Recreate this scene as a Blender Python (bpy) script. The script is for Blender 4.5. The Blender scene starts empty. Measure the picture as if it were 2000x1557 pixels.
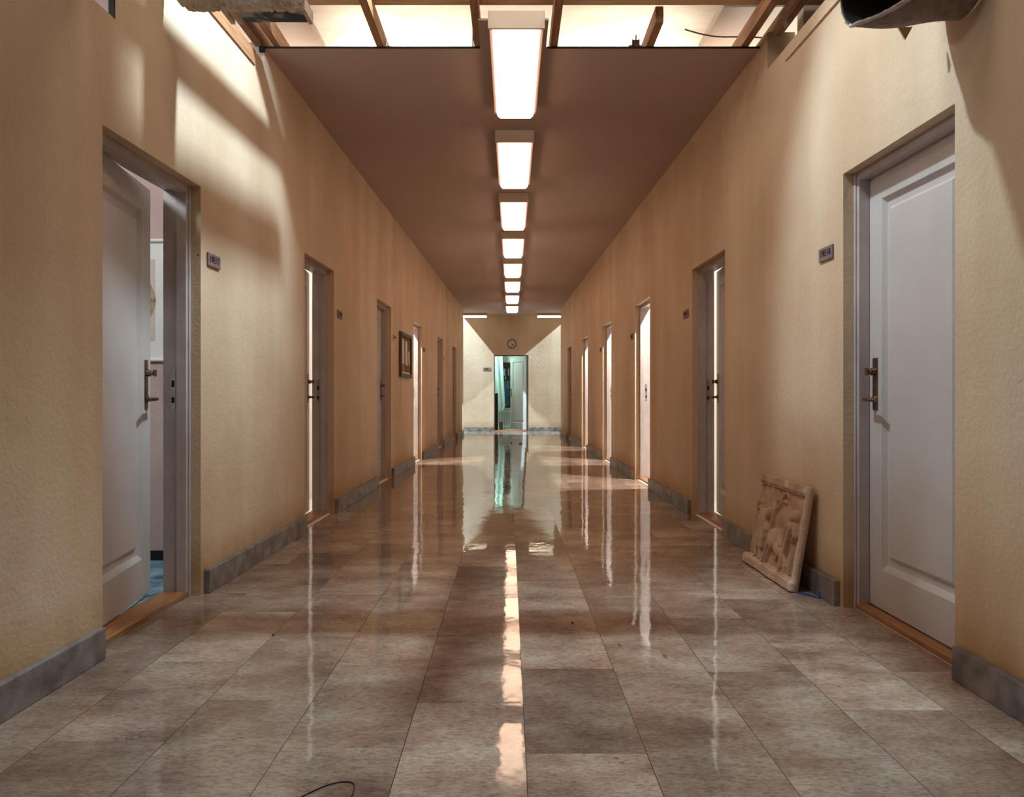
import bpy, math, random
import numpy as np
from mathutils import Vector, Matrix, Euler

S = bpy.context.scene
COL = S.collection
random.seed(7)
rng = np.random.default_rng(7)
H = 1.03                      # camera height

# ---------------------------------------------------------------- camera
cam_d = bpy.data.cameras.new('camera')
cam = bpy.data.objects.new('camera', cam_d)
COL.objects.link(cam)
cam.location = (0, 0, H)
cam.rotation_euler = (math.pi / 2, 0, 0)
cam_d.sensor_width = 36
cam_d.sensor_fit = 'HORIZONTAL'
cam_d.lens = 27.0
cam_d.shift_y = -0.0043
cam_d.clip_start = 0.02
S.camera = cam

# ---------------------------------------------------------------- view + world
S.view_settings.view_transform = 'Standard'
S.view_settings.look = 'None'
S.view_settings.gamma = 1
S.view_settings.use_curve_mapping = False
S.view_settings.exposure = 0.0
try:
    S.cycles.use_denoising = True
    S.cycles.max_bounces = 10
    S.cycles.diffuse_bounces = 6
    S.cycles.sample_clamp_indirect = 4.0
    S.cycles.caustics_reflective = False
    S.cycles.caustics_refractive = False
except Exception:
    pass
w = bpy.data.worlds.new('world')
S.world = w
w.use_nodes = True
w.node_tree.nodes['Background'].inputs[0].default_value = (0.9, 0.62, 0.48, 1)
w.node_tree.nodes['Background'].inputs[1].default_value = 0.03


def light(name, kind, loc, target, power, col, size=0.1, angle=60, blend=0.3, sy=None):
    d = bpy.data.lights.new(name, kind)
    d.energy = power
    d.color = col
    if kind == 'AREA':
        d.size = size
        if sy:
            d.shape = 'RECTANGLE'
            d.size_y = sy
    else:
        d.shadow_soft_size = size
    if kind == 'SPOT':
        d.spot_size = math.radians(angle)
        d.spot_blend = blend
    o = bpy.data.objects.new(name, d)
    COL.objects.link(o)
    o.location = loc
    if target is not None:
        v = Vector(target) - Vector(loc)
        o.rotation_euler = v.to_track_quat('-Z', 'Y').to_euler()
    return o


COOL = (0.73, 0.93, 1.03)
WHITE = (1.0, 0.97, 0.86)
WARM = (1.0, 0.72, 0.50)
light('gap_fill_left', 'POINT', (-3.2, 2.6, 4.6), None, 45, (1.0, 0.8, 0.7), 0.2)  # added fill that brightens the room wall seen above the low wall
# studio lamps and a soft fill above the opened ceiling
light('studio_lamp_left_beam', 'SPOT', (0.0, 3.75, 4.0), (-1.58, 4.2, 2.5), 430, COOL, 0.05, 57, 0.7)
light('studio_lamp_right_beam', 'SPOT', (-0.05, 3.45, 4.0), (1.6, 3.25, 1.75), 230, COOL, 0.035, 62, 0.7)
light('studio_lamp_floor_beam', 'SPOT', (-0.2, 2.65, 4.4), (-0.1, 2.75, 0.0), 440, COOL, 0.04, 58, 0.8)
light('opening_soft_fill', 'AREA', (0.0, 3.2, 3.95), (0.0, 3.0, 0.0), 34, (1.0, 0.86, 0.72), 1.2)  # added to brighten the floor and lower walls
# soft light falling in from the stage behind and above the camera
light('stage_fill', 'AREA', (0, -2.5, 3.2), (0, 4, 1.0), 2.5, WARM, 3.0, sy=2.0)
# side corridor lamps that rake the end wall
light('side_corridor_lamp_right', 'SPOT', (4.3, 20.1, 5.45), (-0.3, 21.1, 0.9), 3000, (0.74, 0.98, 1.10), 0.05, 60, 0.6)
light('side_corridor_lamp_left', 'SPOT', (-3.6, 20.1, 5.95), (0.3, 21.1, 0.9), 3900, (0.74, 0.98, 1.10), 0.05, 60, 0.6)

# ---------------------------------------------------------------- materials


def mat(name):
    m = bpy.data.materials.new(name)
    m.use_nodes = True
    nt = m.node_tree
    return m, nt, nt.nodes['Principled BSDF']


def N(nt, typ, **kw):
    n = nt.nodes.new(typ)
    for k, v in kw.items():
        if k.startswith('in_'):
            n.inputs[k[3:].replace('_', ' ')].default_value = v
        else:
            setattr(n, k, v)
    return n


def noisy(name, c1, c2, scale=5.0, rough=0.7, bump=0.0, bscale=60.0, detail=6, stretch=(1, 1, 1), spec=0.3, metal=0.0, lo=0.35, hi=0.65, bdist=0.01):
    m, nt, b = mat(name)
    tc = N(nt, 'ShaderNodeTexCoord')
    mp = N(nt, 'ShaderNodeMapping')
    mp.inputs['Scale'].default_value = stretch
    nt.links.new(tc.outputs['Object'], mp.inputs[0])
    no = N(nt, 'ShaderNodeTexNoise')
    no.inputs['Scale'].default_value = scale
    no.inputs['Detail'].default_value = detail
    nt.links.new(mp.outputs[0], no.inputs['Vector'])
    r = N(nt, 'ShaderNodeValToRGB')
    r.color_ramp.elements[0].position = lo
    r.color_ramp.elements[1].position = hi
    r.color_ramp.elements[0].color = (*c1, 1)
    r.color_ramp.elements[1].color = (*c2, 1)
    nt.links.new(no.outputs[0], r.inputs[0])
    nt.links.new(r.outputs[0], b.inputs['Base Color'])
    b.inputs['Roughness'].default_value = rough
    b.inputs['Specular IOR Level'].default_value = spec
    b.inputs['Metallic'].default_value = metal
    if bump:
        n2 = N(nt, 'ShaderNodeTexNoise')
        n2.inputs['Scale'].default_value = bscale
        n2.inputs['Detail'].default_value = 4
        nt.links.new(tc.outputs['Object'], n2.inputs['Vector'])
        bp = N(nt, 'ShaderNodeBump')
        bp.inputs['Strength'].default_value = bump
        bp.inputs['Distance'].default_value = bdist
        nt.links.new(n2.outputs[0], bp.inputs['Height'])
        nt.links.new(bp.outputs[0], b.inputs['Normal'])
    return m


def plaster():
    """cream ingrain-papered plaster: vertical stains, a yellowed foot, fine woodchip relief"""
    m, nt, b = mat('cream_plaster')
    L = nt.links.new
    geo = N(nt, 'ShaderNodeNewGeometry')
    sep = N(nt, 'ShaderNodeSeparateXYZ')
    L(geo.outputs['Position'], sep.inputs[0])
    # vertical streaks
    mp = N(nt, 'ShaderNodeMapping')
    mp.inputs['Scale'].default_value = (1.1, 1.1, 0.10)
    L(geo.outputs['Position'], mp.inputs[0])
    n1 = N(nt, 'ShaderNodeTexNoise')
    n1.inputs['Scale'].default_value = 2.2
    n1.inputs['Detail'].default_value = 5
    L(mp.outputs[0], n1.inputs['Vector'])
    # blotches
    n2 = N(nt, 'ShaderNodeTexNoise')
    n2.inputs['Scale'].default_value = 1.4
    n2.inputs['Detail'].default_value = 8
    L(geo.outputs['Position'], n2.inputs['Vector'])
    r1 = N(nt, 'ShaderNodeValToRGB')
    r1.color_ramp.elements[0].position = 0.38
    r1.color_ramp.elements[1].position = 0.62
    r1.color_ramp.elements[0].color = (0.665, 0.51, 0.365, 1)
    r1.color_ramp.elements[1].color = (0.745, 0.60, 0.45, 1)
    L(n1.outputs[0], r1.inputs[0])
    mx = N(nt, 'ShaderNodeMix', data_type='RGBA', blend_type='MULTIPLY')
    mx.inputs[0].default_value = 1.0
    r2 = N(nt, 'ShaderNodeValToRGB')
    r2.color_ramp.elements[0].position = 0.35
    r2.color_ramp.elements[1].position = 0.65
    r2.color_ramp.elements[0].color = (0.88, 0.85, 0.80, 1)
    r2.color_ramp.elements[1].color = (1, 1, 1, 1)
    L(n2.outputs[0], r2.inputs[0])
    L(r1.outputs[0], mx.inputs[6])
    L(r2.outputs[0], mx.inputs[7])
    # brown scrub stain just over the baseboard
    mr = N(nt, 'ShaderNodeMapRange')
    mr.inputs[1].default_value = 0.12
    mr.inputs[2].default_value = 0.30
    mr.inputs[3].default_value = 1.0
    mr.inputs[4].default_value = 0.0
    L(sep.outputs['Z'], mr.inputs[0])
    n3 = N(nt, 'ShaderNodeTexNoise')
    n3.inputs['Scale'].default_value = 7
    n3.inputs['Detail'].default_value = 5
    L(geo.outputs['Position'], n3.inputs['Vector'])
    mu = N(nt, 'ShaderNodeMath', operation='MULTIPLY')
    L(mr.outputs[0], mu.inputs[0])
    L(n3.outputs[0], mu.inputs[1])
    mx2 = N(nt, 'ShaderNodeMix', data_type='RGBA')
    L(mu.outputs[0], mx2.inputs[0])
    L(mx.outputs[2], mx2.inputs[6])
    mx2.inputs[7].default_value = (0.40, 0.22, 0.07, 1)
    # speckles
    v = N(nt, 'ShaderNodeTexVoronoi')
    v.inputs['Scale'].default_value = 2.2
    L(geo.outputs['Position'], v.inputs['Vector'])
    lt = N(nt, 'ShaderNodeMath', operation='LESS_THAN')
    lt.inputs[1].default_value = 0.012
    L(v.outputs['Distance'], lt.inputs[0])
    mx3 = N(nt, 'ShaderNodeMix', data_type='RGBA')
    L(lt.outputs[0], mx3.inputs[0])
    L(mx2.outputs[2], mx3.inputs[6])
    mx3.inputs[7].default_value = (0.12, 0.07, 0.04, 1)
    L(mx3.outputs[2], b.inputs['Base Color'])
    b.inputs['Roughness'].default_value = 0.75
    b.inputs['Specular IOR Level'].default_value = 0.25
    nb = N(nt, 'ShaderNodeTexNoise')
    nb.inputs['Scale'].default_value = 55
    nb.inputs['Detail'].default_value = 5
    nb.inputs['Roughness'].default_value = 0.6
    L(geo.outputs['Position'], nb.inputs['Vector'])
    nb2 = N(nt, 'ShaderNodeTexNoise')
    nb2.inputs['Scale'].default_value = 9
    L(geo.outputs['Position'], nb2.inputs['Vector'])
    ad = N(nt, 'ShaderNodeMath', operation='MULTIPLY_ADD')
    ad.inputs[1].default_value = 1.2
    L(nb2.outputs[0], ad.inputs[0])
    L(nb.outputs[0], ad.inputs[2])
    bp = N(nt, 'ShaderNodeBump')
    bp.inputs['Strength'].default_value = 0.55
    bp.inputs['Distance'].default_value = 0.006
    L(ad.outputs[0], bp.inputs['Height'])
    L(bp.outputs[0], b.inputs['Normal'])
    return m


def floor_mat():
    m, nt, b = mat('polished_limestone_tiles')
    L = nt.links.new
    geo = N(nt, 'ShaderNodeNewGeometry')
    at = N(nt, 'ShaderNodeAttribute', attribute_name='tone')
    tl = N(nt, 'ShaderNodeAttribute', attribute_name='tilt')
    uv = N(nt, 'ShaderNodeUVMap', uv_map='tile')
    # cloudy stone; every tile samples its own piece of the cloud
    off = N(nt, 'ShaderNodeVectorMath', operation='MULTIPLY_ADD')
    off.inputs[1].default_value = (37.0, 11.0, 23.0)
    L(at.outputs['Color'], off.inputs[0])
    L(geo.outputs['Position'], off.inputs[2])
    mp = N(nt, 'ShaderNodeMapping')
    mp.inputs['Scale'].default_value = (1.0, 1.6, 1.0)
    L(off.outputs[0], mp.inputs[0])
    n1 = N(nt, 'ShaderNodeTexNoise')
    n1.inputs['Scale'].default_value = 2.6
    n1.inputs['Detail'].default_value = 11
    n1.inputs['Roughness'].default_value = 0.66
    L(mp.outputs[0], n1.inputs['Vector'])
    r1 = N(nt, 'ShaderNodeValToRGB')
    cr = r1.color_ramp
    cr.elements[0].position = 0.32
    cr.elements[0].color = (0.19, 0.12, 0.09, 1)
    cr.elements[1].position = 0.70
    cr.elements[1].color = (0.48, 0.42, 0.34, 1)
    e = cr.elements.new(0.5)
    e.color = (0.335, 0.245, 0.19, 1)
    L(n1.outputs[0], r1.inputs[0])
    # fine dark pitting
    mp2 = N(nt, 'ShaderNodeMapping')
    mp2.inputs['Scale'].default_value = (1.0, 2.4, 1.0)
    L(off.outputs[0], mp2.inputs[0])
    n2 = N(nt, 'ShaderNodeTexNoise')
    n2.inputs['Scale'].default_value = 45
    n2.inputs['Detail'].default_value = 8
    n2.inputs['Roughness'].default_value = 0.75
    L(mp2.outputs[0], n2.inputs['Vector'])
    r2 = N(nt, 'ShaderNodeValToRGB')
    r2.color_ramp.elements[0].position = 0.34
    r2.color_ramp.elements[0].color = (0.55, 0.47, 0.42, 1)
    r2.color_ramp.elements[1].position = 0.55
    r2.color_ramp.elements[1].color = (1.06, 1.06, 1.06, 1)
    L(n2.outputs[0], r2.inputs[0])
    mx = N(nt, 'ShaderNodeMix', data_type='RGBA', blend_type='MULTIPLY')
    mx.inputs[0].default_value = 1
    L(r1.outputs[0], mx.inputs[6])
    L(r2.outputs[0], mx.inputs[7])
    # tile tone
    sp = N(nt, 'ShaderNodeSeparateColor')
    L(at.outputs['Color'], sp.inputs[0])
    mr = N(nt, 'ShaderNodeMapRange')
    mr.inputs[3].default_value = 0.66
    mr.inputs[4].default_value = 1.20
    big = N(nt, 'ShaderNodeTexNoise')
    big.inputs['Scale'].default_value = 1.7
    big.inputs['Detail'].default_value = 3
    L(geo.outputs['Position'], big.inputs['Vector'])
    bsum = N(nt, 'ShaderNodeMath', operation='MULTIPLY_ADD')
    bsum.inputs[1].default_value = 1.6
    L(big.outputs[0], bsum.inputs[0])
    bsub = N(nt, 'ShaderNodeMath', operation='SUBTRACT')
    L(sp.outputs[0], bsub.inputs[0])
    bsub.inputs[1].default_value = 0.78
    L(bsub.outputs[0], bsum.inputs[2])
    L(bsum.outputs[0], mr.inputs[0])
    sc = N(nt, 'ShaderNodeVectorMath', operation='SCALE')
    L(mx.outputs[2], sc.inputs[0])
    L(mr.outputs[0], sc.inputs['Scale'])
    # joints
    su = N(nt, 'ShaderNodeSeparateXYZ')
    L(uv.outputs[0], su.inputs[0])

    def edge(sock, wid, soft):
        a = N(nt, 'ShaderNodeMath', operation='SUBTRACT')
        a.inputs[1].default_value = 0.5
        L(sock, a.inputs[0])
        c = N(nt, 'ShaderNodeMath', operation='ABSOLUTE')
        L(a.outputs[0], c.inputs[0])
        d = N(nt, 'ShaderNodeMapRange')
        d.inputs[1].default_value = 0.5 - wid - soft
        d.inputs[2].default_value = 0.5 - wid
        L(c.outputs[0], d.inputs[0])
        return d.outputs[0]
    e1 = edge(su.outputs['X'], 0.0025, 0.002)
    e2 = edge(su.outputs['Y'], 0.0008, 0.001)
    e2m = N(nt, 'ShaderNodeMath', operation='MULTIPLY')
    e2m.inputs[1].default_value = 0.45
    L(e2, e2m.inputs[0])
    mxm = N(nt, 'ShaderNodeMath', operation='MAXIMUM')
    L(e1, mxm.inputs[0])
    L(e2m.outputs[0], mxm.inputs[1])
    mj = N(nt, 'ShaderNodeMix', data_type='RGBA')
    L(mxm.outputs[0], mj.inputs[0])
    L(sc.outputs[0], mj.inputs[6])
    mj.inputs[7].default_value = (0.05, 0.032, 0.025, 1)
    # worn dark scabs with a place of their own
    prev = mj.outputs[2]
    for cx, cy, rx, ry, th_ in ((-1.127, 2.30, 0.085, 0.055, 0.50), (-0.27, 3.27, 0.14, 0.012, 0.42), (0.60, 3.02, 0.012, 0.05, 0.40),
                                (0.80, 2.42, 0.012, 0.05, 0.42), (0.44, 3.15, 0.010, 0.04, 0.40), (0.30, 2.16, 0.05, 0.03, 0.55)):
        ms = N(nt, 'ShaderNodeMapping')
        ms.inputs['Location'].default_value = (-cx / rx, -cy / ry, 0)
        ms.inputs['Scale'].default_value = (1 / rx, 1 / ry, 0)
        L(geo.outputs['Position'], ms.inputs[0])
        ln = N(nt, 'ShaderNodeVectorMath', operation='LENGTH')
        L(ms.outputs[0], ln.inputs[0])
        fa = N(nt, 'ShaderNodeMapRange')
        fa.inputs[1].default_value = 1.0
        fa.inputs[2].default_value = 0.3
        L(ln.outputs['Value'], fa.inputs[0])
        nx_ = N(nt, 'ShaderNodeTexNoise')
        nx_.inputs['Scale'].default_value = 60 if rx > 0.02 else 8
        nx_.inputs['Detail'].default_value = 6
        L(geo.outputs['Position'], nx_.inputs['Vector'])
        st = N(nt, 'ShaderNodeMapRange')
        st.inputs[1].default_value = th_
        st.inputs[2].default_value = th_ + 0.05
        st.inputs[4].default_value = 0.75
        L(nx_.outputs[0], st.inputs[0])
        mm_ = N(nt, 'ShaderNodeMath', operation='MULTIPLY')
        L(fa.outputs[0], mm_.inputs[0])
        L(st.outputs[0], mm_.inputs[1])
        mk = N(nt, 'ShaderNodeMix', data_type='RGBA')
        L(mm_.outputs[0], mk.inputs[0])
        L(prev, mk.inputs[6])
        mk.inputs[7].default_value = (0.07, 0.04, 0.03, 1)
        prev = mk.outputs[2]
    L(prev, b.inputs['Base Color'])
    # gloss with worn patches
    n3 = N(nt, 'ShaderNodeTexNoise')
    n3.inputs['Scale'].default_value = 2.3
    n3.inputs['Detail'].default_value = 6
    L(geo.outputs['Position'], n3.inputs['Vector'])
    r3 = N(nt, 'ShaderNodeMapRange')
    r3.inputs[1].default_value = 0.3
    r3.inputs[2].default_value = 0.75
    r3.inputs[3].default_value = 0.02
    r3.inputs[4].default_value = 0.10
    L(n3.outputs[0], r3.inputs[0])
    L(r3.outputs[0], b.inputs['Roughness'])
    b.inputs['Specular IOR Level'].default_value = 0.5
    # slight waviness + tile lippage
    mp3 = N(nt, 'ShaderNodeMapping')
    mp3.inputs['Scale'].default_value = (1.5, 1.0, 1.0)
    L(geo.outputs['Position'], mp3.inputs[0])
    n4 = N(nt, 'ShaderNodeTexNoise')
    n4.inputs['Scale'].default_value = 4.0
    n4.inputs['Detail'].default_value = 3
    L(mp3.outputs[0], n4.inputs['Vector'])
    bp = N(nt, 'ShaderNodeBump')
    bp.inputs['Strength'].default_value = 0.35
    bp.inputs['Distance'].default_value = 0.0035
    L(n4.outputs[0], bp.inputs['Height'])
    av = N(nt, 'ShaderNodeVectorMath', operation='ADD')
    L(bp.outputs[0], av.inputs[0])
    L(tl.outputs['Vector'], av.inputs[1])
    nn = N(nt, 'ShaderNodeVectorMath', operation='NORMALIZE')
    L(av.outputs[0], nn.inputs[0])
    L(nn.outputs[0], b.inputs['Normal'])
    return m


def emis(name, col, strength):
    m, nt, b = mat(name)
    b.inputs['Base Color'].default_value = (0.8, 0.8, 0.8, 1)
    b.inputs['Emission Color'].default_value = (*col, 1)
    b.inputs['Emission Strength'].default_value = strength
    return m


def glass():
    m, nt, b = mat('window_glass')
    b.inputs['Base Color'].default_value = (0.9, 1, 1, 1)
    b.inputs['Roughness'].default_value = 0.02
    b.inputs['Transmission Weight'].default_value = 1.0
    b.inputs['IOR'].default_value = 1.05
    return m


M = {
    'plaster': plaster(),
    'floor': floor_mat(),
    'ceiling': noisy('ceiling_board', (0.50, 0.385, 0.345), (0.53, 0.41, 0.37), 1.2, 0.85, 0.25, 70, spec=0.1),
    'paint': noisy('grey_white_door_paint', (0.52, 0.49, 0.48), (0.58, 0.55, 0.54), 2.5, 0.38, 0.05, 90, spec=0.4),
    'framepaint': noisy('door_frame_paint', (0.45, 0.395, 0.39), (0.54, 0.48, 0.47), 6, 0.42, 0.1, 70, spec=0.4),
    'basestone': noisy('grey_stone_baseboard', (0.13, 0.115, 0.115), (0.30, 0.28, 0.275), 9, 0.42, 0.2, 90, 10, spec=0.4),
    'oak': noisy('brown_threshold_wood', (0.28, 0.12, 0.045), (0.42, 0.21, 0.09), 12, 0.4, 0.15, 60, stretch=(6, 0.5, 6), spec=0.4),
    'joist': noisy('raw_joist_wood', (0.30, 0.145, 0.07), (0.44, 0.24, 0.13), 10, 0.7, 0.15, 60, stretch=(6, 0.4, 6)),
    'pine': noisy('pale_pine', (0.60, 0.40, 0.22), (0.76, 0.56, 0.35), 7, 0.65, 0.1, 60, stretch=(0.6, 6, 6)),
    'ply': noisy('plywood', (0.64, 0.50, 0.36), (0.76, 0.63, 0.49), 3, 0.6, 0.05, 60, stretch=(0.8, 4, 4)),
    'brass': noisy('dull_bronze_metal', (0.17, 0.10, 0.065), (0.30, 0.19, 0.13), 20, 0.28, 0, spec=0.5, metal=0.9),
    'steel': noisy('strike_plate_steel', (0.40, 0.38, 0.37), (0.55, 0.53, 0.51), 20, 0.35, 0, metal=0.7),
    'black': noisy('black_shadow_gap', (0.008, 0.007, 0.007), (0.015, 0.013, 0.012), 5, 0.6),
    'signgrey': noisy('engraved_sign_metal', (0.17, 0.115, 0.115), (0.24, 0.17, 0.17), 30, 0.5, 0),
    'ink': noisy('black_ink', (0.012, 0.006, 0.008), (0.02, 0.01, 0.012), 10, 0.6),
    'housing': noisy('lamp_housing_enamel', (0.68, 0.60, 0.50), (0.74, 0.66, 0.56), 3, 0.5, 0),
    'diffuser': emis('lit_lamp_diffuser', (1.0, 0.65, 0.44), 5.7),
    'tube': emis('lit_tube_cover', (1.0, 0.86, 0.62), 5.0),
    'white': noisy('white_room_paint', (0.78, 0.76, 0.72), (0.84, 0.82, 0.78), 2, 0.8, 0.1, 50),
    'pinkwall': noisy('dusty_pink_wallpaper', (0.52, 0.36, 0.33), (0.60, 0.43, 0.39), 4, 0.8, 0.4, 50),
    'bluefloor': noisy('blue_patterned_vinyl', (0.03, 0.12, 0.20), (0.30, 0.52, 0.60), 9, 0.35, 0.05, 40, 8),
    'paper': noisy('white_paper', (0.75, 0.70, 0.66), (0.82, 0.78, 0.74), 4, 0.8, 0),
    'cork': noisy('cork', (0.14, 0.085, 0.045), (0.26, 0.16, 0.085), 40, 0.85, 0.3, 120),
    'darkwood': noisy('dark_board_frame', (0.075, 0.055, 0.045), (0.13, 0.10, 0.08), 9, 0.5, 0, stretch=(4, 4, 0.5)),
    'orange': noisy('orange_note', (0.55, 0.24, 0.03), (0.70, 0.34, 0.05), 8, 0.7),
    'foam': noisy('crumbly_foam_board', (0.62, 0.50, 0.41), (0.76, 0.66, 0.57), 10, 0.9, 0.8, 30, 8, bdist=0.02),
    'marble': noisy('blue_black_marbled_film', (0.008, 0.025, 0.040), (0.34, 0.30, 0.31), 16, 0.5, 0.4, 40, 10, stretch=(0.7, 1, 1), lo=0.50, hi=0.60),
    'felt': noisy('grey_brown_felt', (0.21, 0.16, 0.14), (0.33, 0.26, 0.23), 25, 0.95, 0.6, 90, 8),
    'feltedge': noisy('torn_felt_edge', (0.55, 0.50, 0.48), (0.75, 0.70, 0.68), 30, 0.95, 0.6, 60, 8),
    'blueplastic': noisy('blue_plastic', (0.015, 0.07, 0.32), (0.03, 0.12, 0.45), 10, 0.4),
    'rubber': noisy('black_rubber', (0.012, 0.011, 0.011), (0.02, 0.018, 0.018), 10, 0.45),
    'curtain': noisy('pale_aqua_curtain', (0.62, 0.80, 0.76), (0.74, 0.88, 0.84), 3, 0.8, 0.1, 60, stretch=(6, 6, 0.4)),
    'radiator': noisy('radiator_enamel', (0.72, 0.84, 0.80), (0.78, 0.88, 0.84), 3, 0.4, 0),
    'darkcab': noisy('black_lacquer', (0.012, 0.010, 0.014), (0.022, 0.018, 0.022), 5, 0.35),
    'brick': noisy('dark_red_brick', (0.06, 0.03, 0.028), (0.17, 0.09, 0.075), 8, 0.9, 0.4, 30),
    'teal': noisy('teal_render', (0.12, 0.25, 0.26), (0.25, 0.42, 0.42), 3, 0.8, 0.1, 30),
    'glass': glass(),
    'clockface': noisy('clock_face_white', (0.62, 0.56, 0.50), (0.68, 0.62, 0.56), 6, 0.5, 0),
    'mandala': None, 'relief': None,
}


def relief_mat():
    m, nt, b = mat('terracotta_plaster_cast')
    L = nt.links.new
    tc = N(nt, 'ShaderNodeTexCoord')
    n1 = N(nt, 'ShaderNodeTexNoise')
    n1.inputs['Scale'].default_value = 9
    n1.inputs['Detail'].default_value = 8
    L(tc.outputs['Object'], n1.inputs['Vector'])
    r = N(nt, 'ShaderNodeValToRGB')
    r.color_ramp.elements[0].position = 0.35
    r.color_ramp.elements[0].color = (0.42, 0.25, 0.16, 1)
    r.color_ramp.elements[1].position = 0.68
    r.color_ramp.elements[1].color = (0.60, 0.42, 0.30, 1)
    L(n1.outputs[0], r.inputs[0])
    at = N(nt, 'ShaderNodeAttribute', attribute_name='worn')
    mx = N(nt, 'ShaderNodeMix', data_type='RGBA')
    L(at.outputs['Fac'], mx.inputs[0])
    L(r.outputs[0], mx.inputs[6])
    mx.inputs[7].default_value = (0.74, 0.64, 0.52, 1)
    L(mx.outputs[2], b.inputs['Base Color'])
    b.inputs['Roughness'].default_value = 0.8
    n2 = N(nt, 'ShaderNodeTexNoise')
    n2.inputs['Scale'].default_value = 70
    n2.inputs['Detail'].default_value = 6
    L(tc.outputs['Object'], n2.inputs['Vector'])
    bp = N(nt, 'ShaderNodeBump')
    bp.inputs['Strength'].default_value = 0.6
    bp.inputs['Distance'].default_value = 0.006
    L(n2.outputs[0], bp.inputs['Height'])
    L(bp.outputs[0], b.inputs['Normal'])
    return m


def mandala_mat():
    m, nt, b = mat('printed_round_motif')
    L = nt.links.new
    tc = N(nt, 'ShaderNodeTexCoord')
    v = N(nt, 'ShaderNodeTexVoronoi')
    v.inputs['Scale'].default_value = 55
    L(tc.outputs['Object'], v.inputs['Vector'])
    r = N(nt, 'ShaderNodeValToRGB')
    r.color_ramp.elements[0].color = (0.16, 0.10, 0.06, 1)
    r.color_ramp.elements[1].color = (0.42, 0.30, 0.34, 1)
    e = r.color_ramp.elements.new(0.5)
    e.color = (0.40, 0.30, 0.12, 1)
    L(v.outputs['Color'], r.inputs[0])
    L(r.outputs[0], b.inputs['Base Color'])
    return m


M['relief'] = relief_mat()
M['mandala'] = mandala_mat()

# ---------------------------------------------------------------- mesh helpers


def wx(y):
    """half width of the corridor: the set narrows towards its far end"""
    return 1.675 - 0.0215 * y


class MB:
    def __init__(self):
        self.v = []
        self.f = []
        self.sm = []

    def add(self, verts, faces, smooth=False):
        n = len(self.v)
        self.v += [tuple(p) for p in verts]
        self.f += [tuple(i + n for i in f) for f in faces]
        self.sm += [smooth] * len(faces)
        return self

    def hexa(self, p):
        """p: 8 corners, bottom 4 ccw then top 4"""
        return self.add(p, [(0, 3, 2, 1), (4, 5, 6, 7), (0, 1, 5, 4), (1, 2, 6, 5), (2, 3, 7, 6), (3, 0, 4, 7)])

    def box(self, x0, x1, y0, y1, z0, z1):
        return self.hexa([(x0, y0, z0), (x1, y0, z0), (x1, y1, z0), (x0, y1, z0), (x0, y0, z1), (x1, y0, z1), (x1, y1, z1), (x0, y1, z1)])

    def wbox(self, s, y0, y1, d0, d1, z0, z1):
        """box in corridor-wall coordinates: s side (-1 left, 1 right), d outward depth from the wall face"""
        P = lambda y, d, z: (s * (wx(y) + d), y, z)
        p = [P(y0, d0, z0), P(y0, d1, z0), P(y1, d1, z0), P(y1, d0, z0), P(y0, d0, z1), P(y0, d1, z1), P(y1, d1, z1), P(y1, d0, z1)]
        return self.hexa(p)

    def tube(self, pts, r, n=10, cap=True):
        pts = [Vector(p) for p in pts]
        rs = r if isinstance(r, (list, tuple)) else [r] * len(pts)
        vs, fs = [], []
        up = None
        for i, p in enumerate(pts):
            t = (pts[min(i + 1, len(pts) - 1)] - pts[max(i - 1, 0)]).normalized()
            if up is None:
                up = Vector((0, 0, 1)) if abs(t.z) < 0.9 else Vector((1, 0, 0))
            a = t.cross(up).normalized()
            b = a.cross(t).normalized()
            up = b
            for k in range(n):
                q = 2 * math.pi * k / n
                vs.append(p + a * math.cos(q) * rs[i] + b * math.sin(q) * rs[i])
        for i in range(len(pts) - 1):
            for k in range(n):
                k2 = (k + 1) % n
                fs.append((i * n + k, i * n + k2, (i + 1) * n + k2, (i + 1) * n + k))
        self.add(vs, fs, True)
        if cap:
            self.add(vs[:n], [tuple(range(n))])
            self.add(vs[-n:], [tuple(reversed(range(n)))])
        return self

    def build(self, name, m, parent=None, bevel=0.0, tf=None, segs=2):
        me = bpy.data.meshes.new(name)
        off = Vector((0, 0, 0))
        if parent is not None:
            off = world_loc(parent)
        vs = [Vector(p) for p in self.v]
        if tf is not None:
            vs = [tf @ p for p in vs]
        if parent is None and vs:
            # origin at the base centre of the thing
            mn = Vector((min(p[i] for p in vs) for i in range(3)))
            mxx = Vector((max(p[i] for p in vs) for i in range(3)))
            off = Vector(((mn.x + mxx.x) / 2, (mn.y + mxx.y) / 2, mn.z))
        me.from_pydata([p - off for p in vs], [], self.f)
        me.polygons.foreach_set('use_smooth', self.sm)
        me.materials.append(m)
        import bmesh
        bm = bmesh.new()
        bm.from_mesh(me)
        bmesh.ops.recalc_face_normals(bm, faces=bm.faces)
        bm.to_mesh(me)
        bm.free()
        me.update()
        o = bpy.data.objects.new(name, me)
        COL.objects.link(o)
        if parent is not None:
            o.parent = parent
        else:
            o.location = off
        if bevel:
            md = o.modifiers.new('bevel', 'BEVEL')
            md.width = bevel
            md.segments = segs
            md.limit_method = 'ANGLE'
            md.angle_limit = math.radians(40)
        return o


def world_loc(o):
    p = Vector(o.location)
    while o.parent is not None:
        o = o.parent
        p += Vector(o.location)
    return p


def tag(o, label=None, cat=None, group=None, kind=None):
    if label:
        o['label'] = label
    if cat:
        o['category'] = cat
    if group:
        o['group'] = group
    if kind:
        o['kind'] = kind
    return o


def empty(name, loc):
    o = bpy.data.objects.new(name, None)
    COL.objects.link(o)
    o.location = loc
    o.empty_display_size = 0.1
    return o


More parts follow.
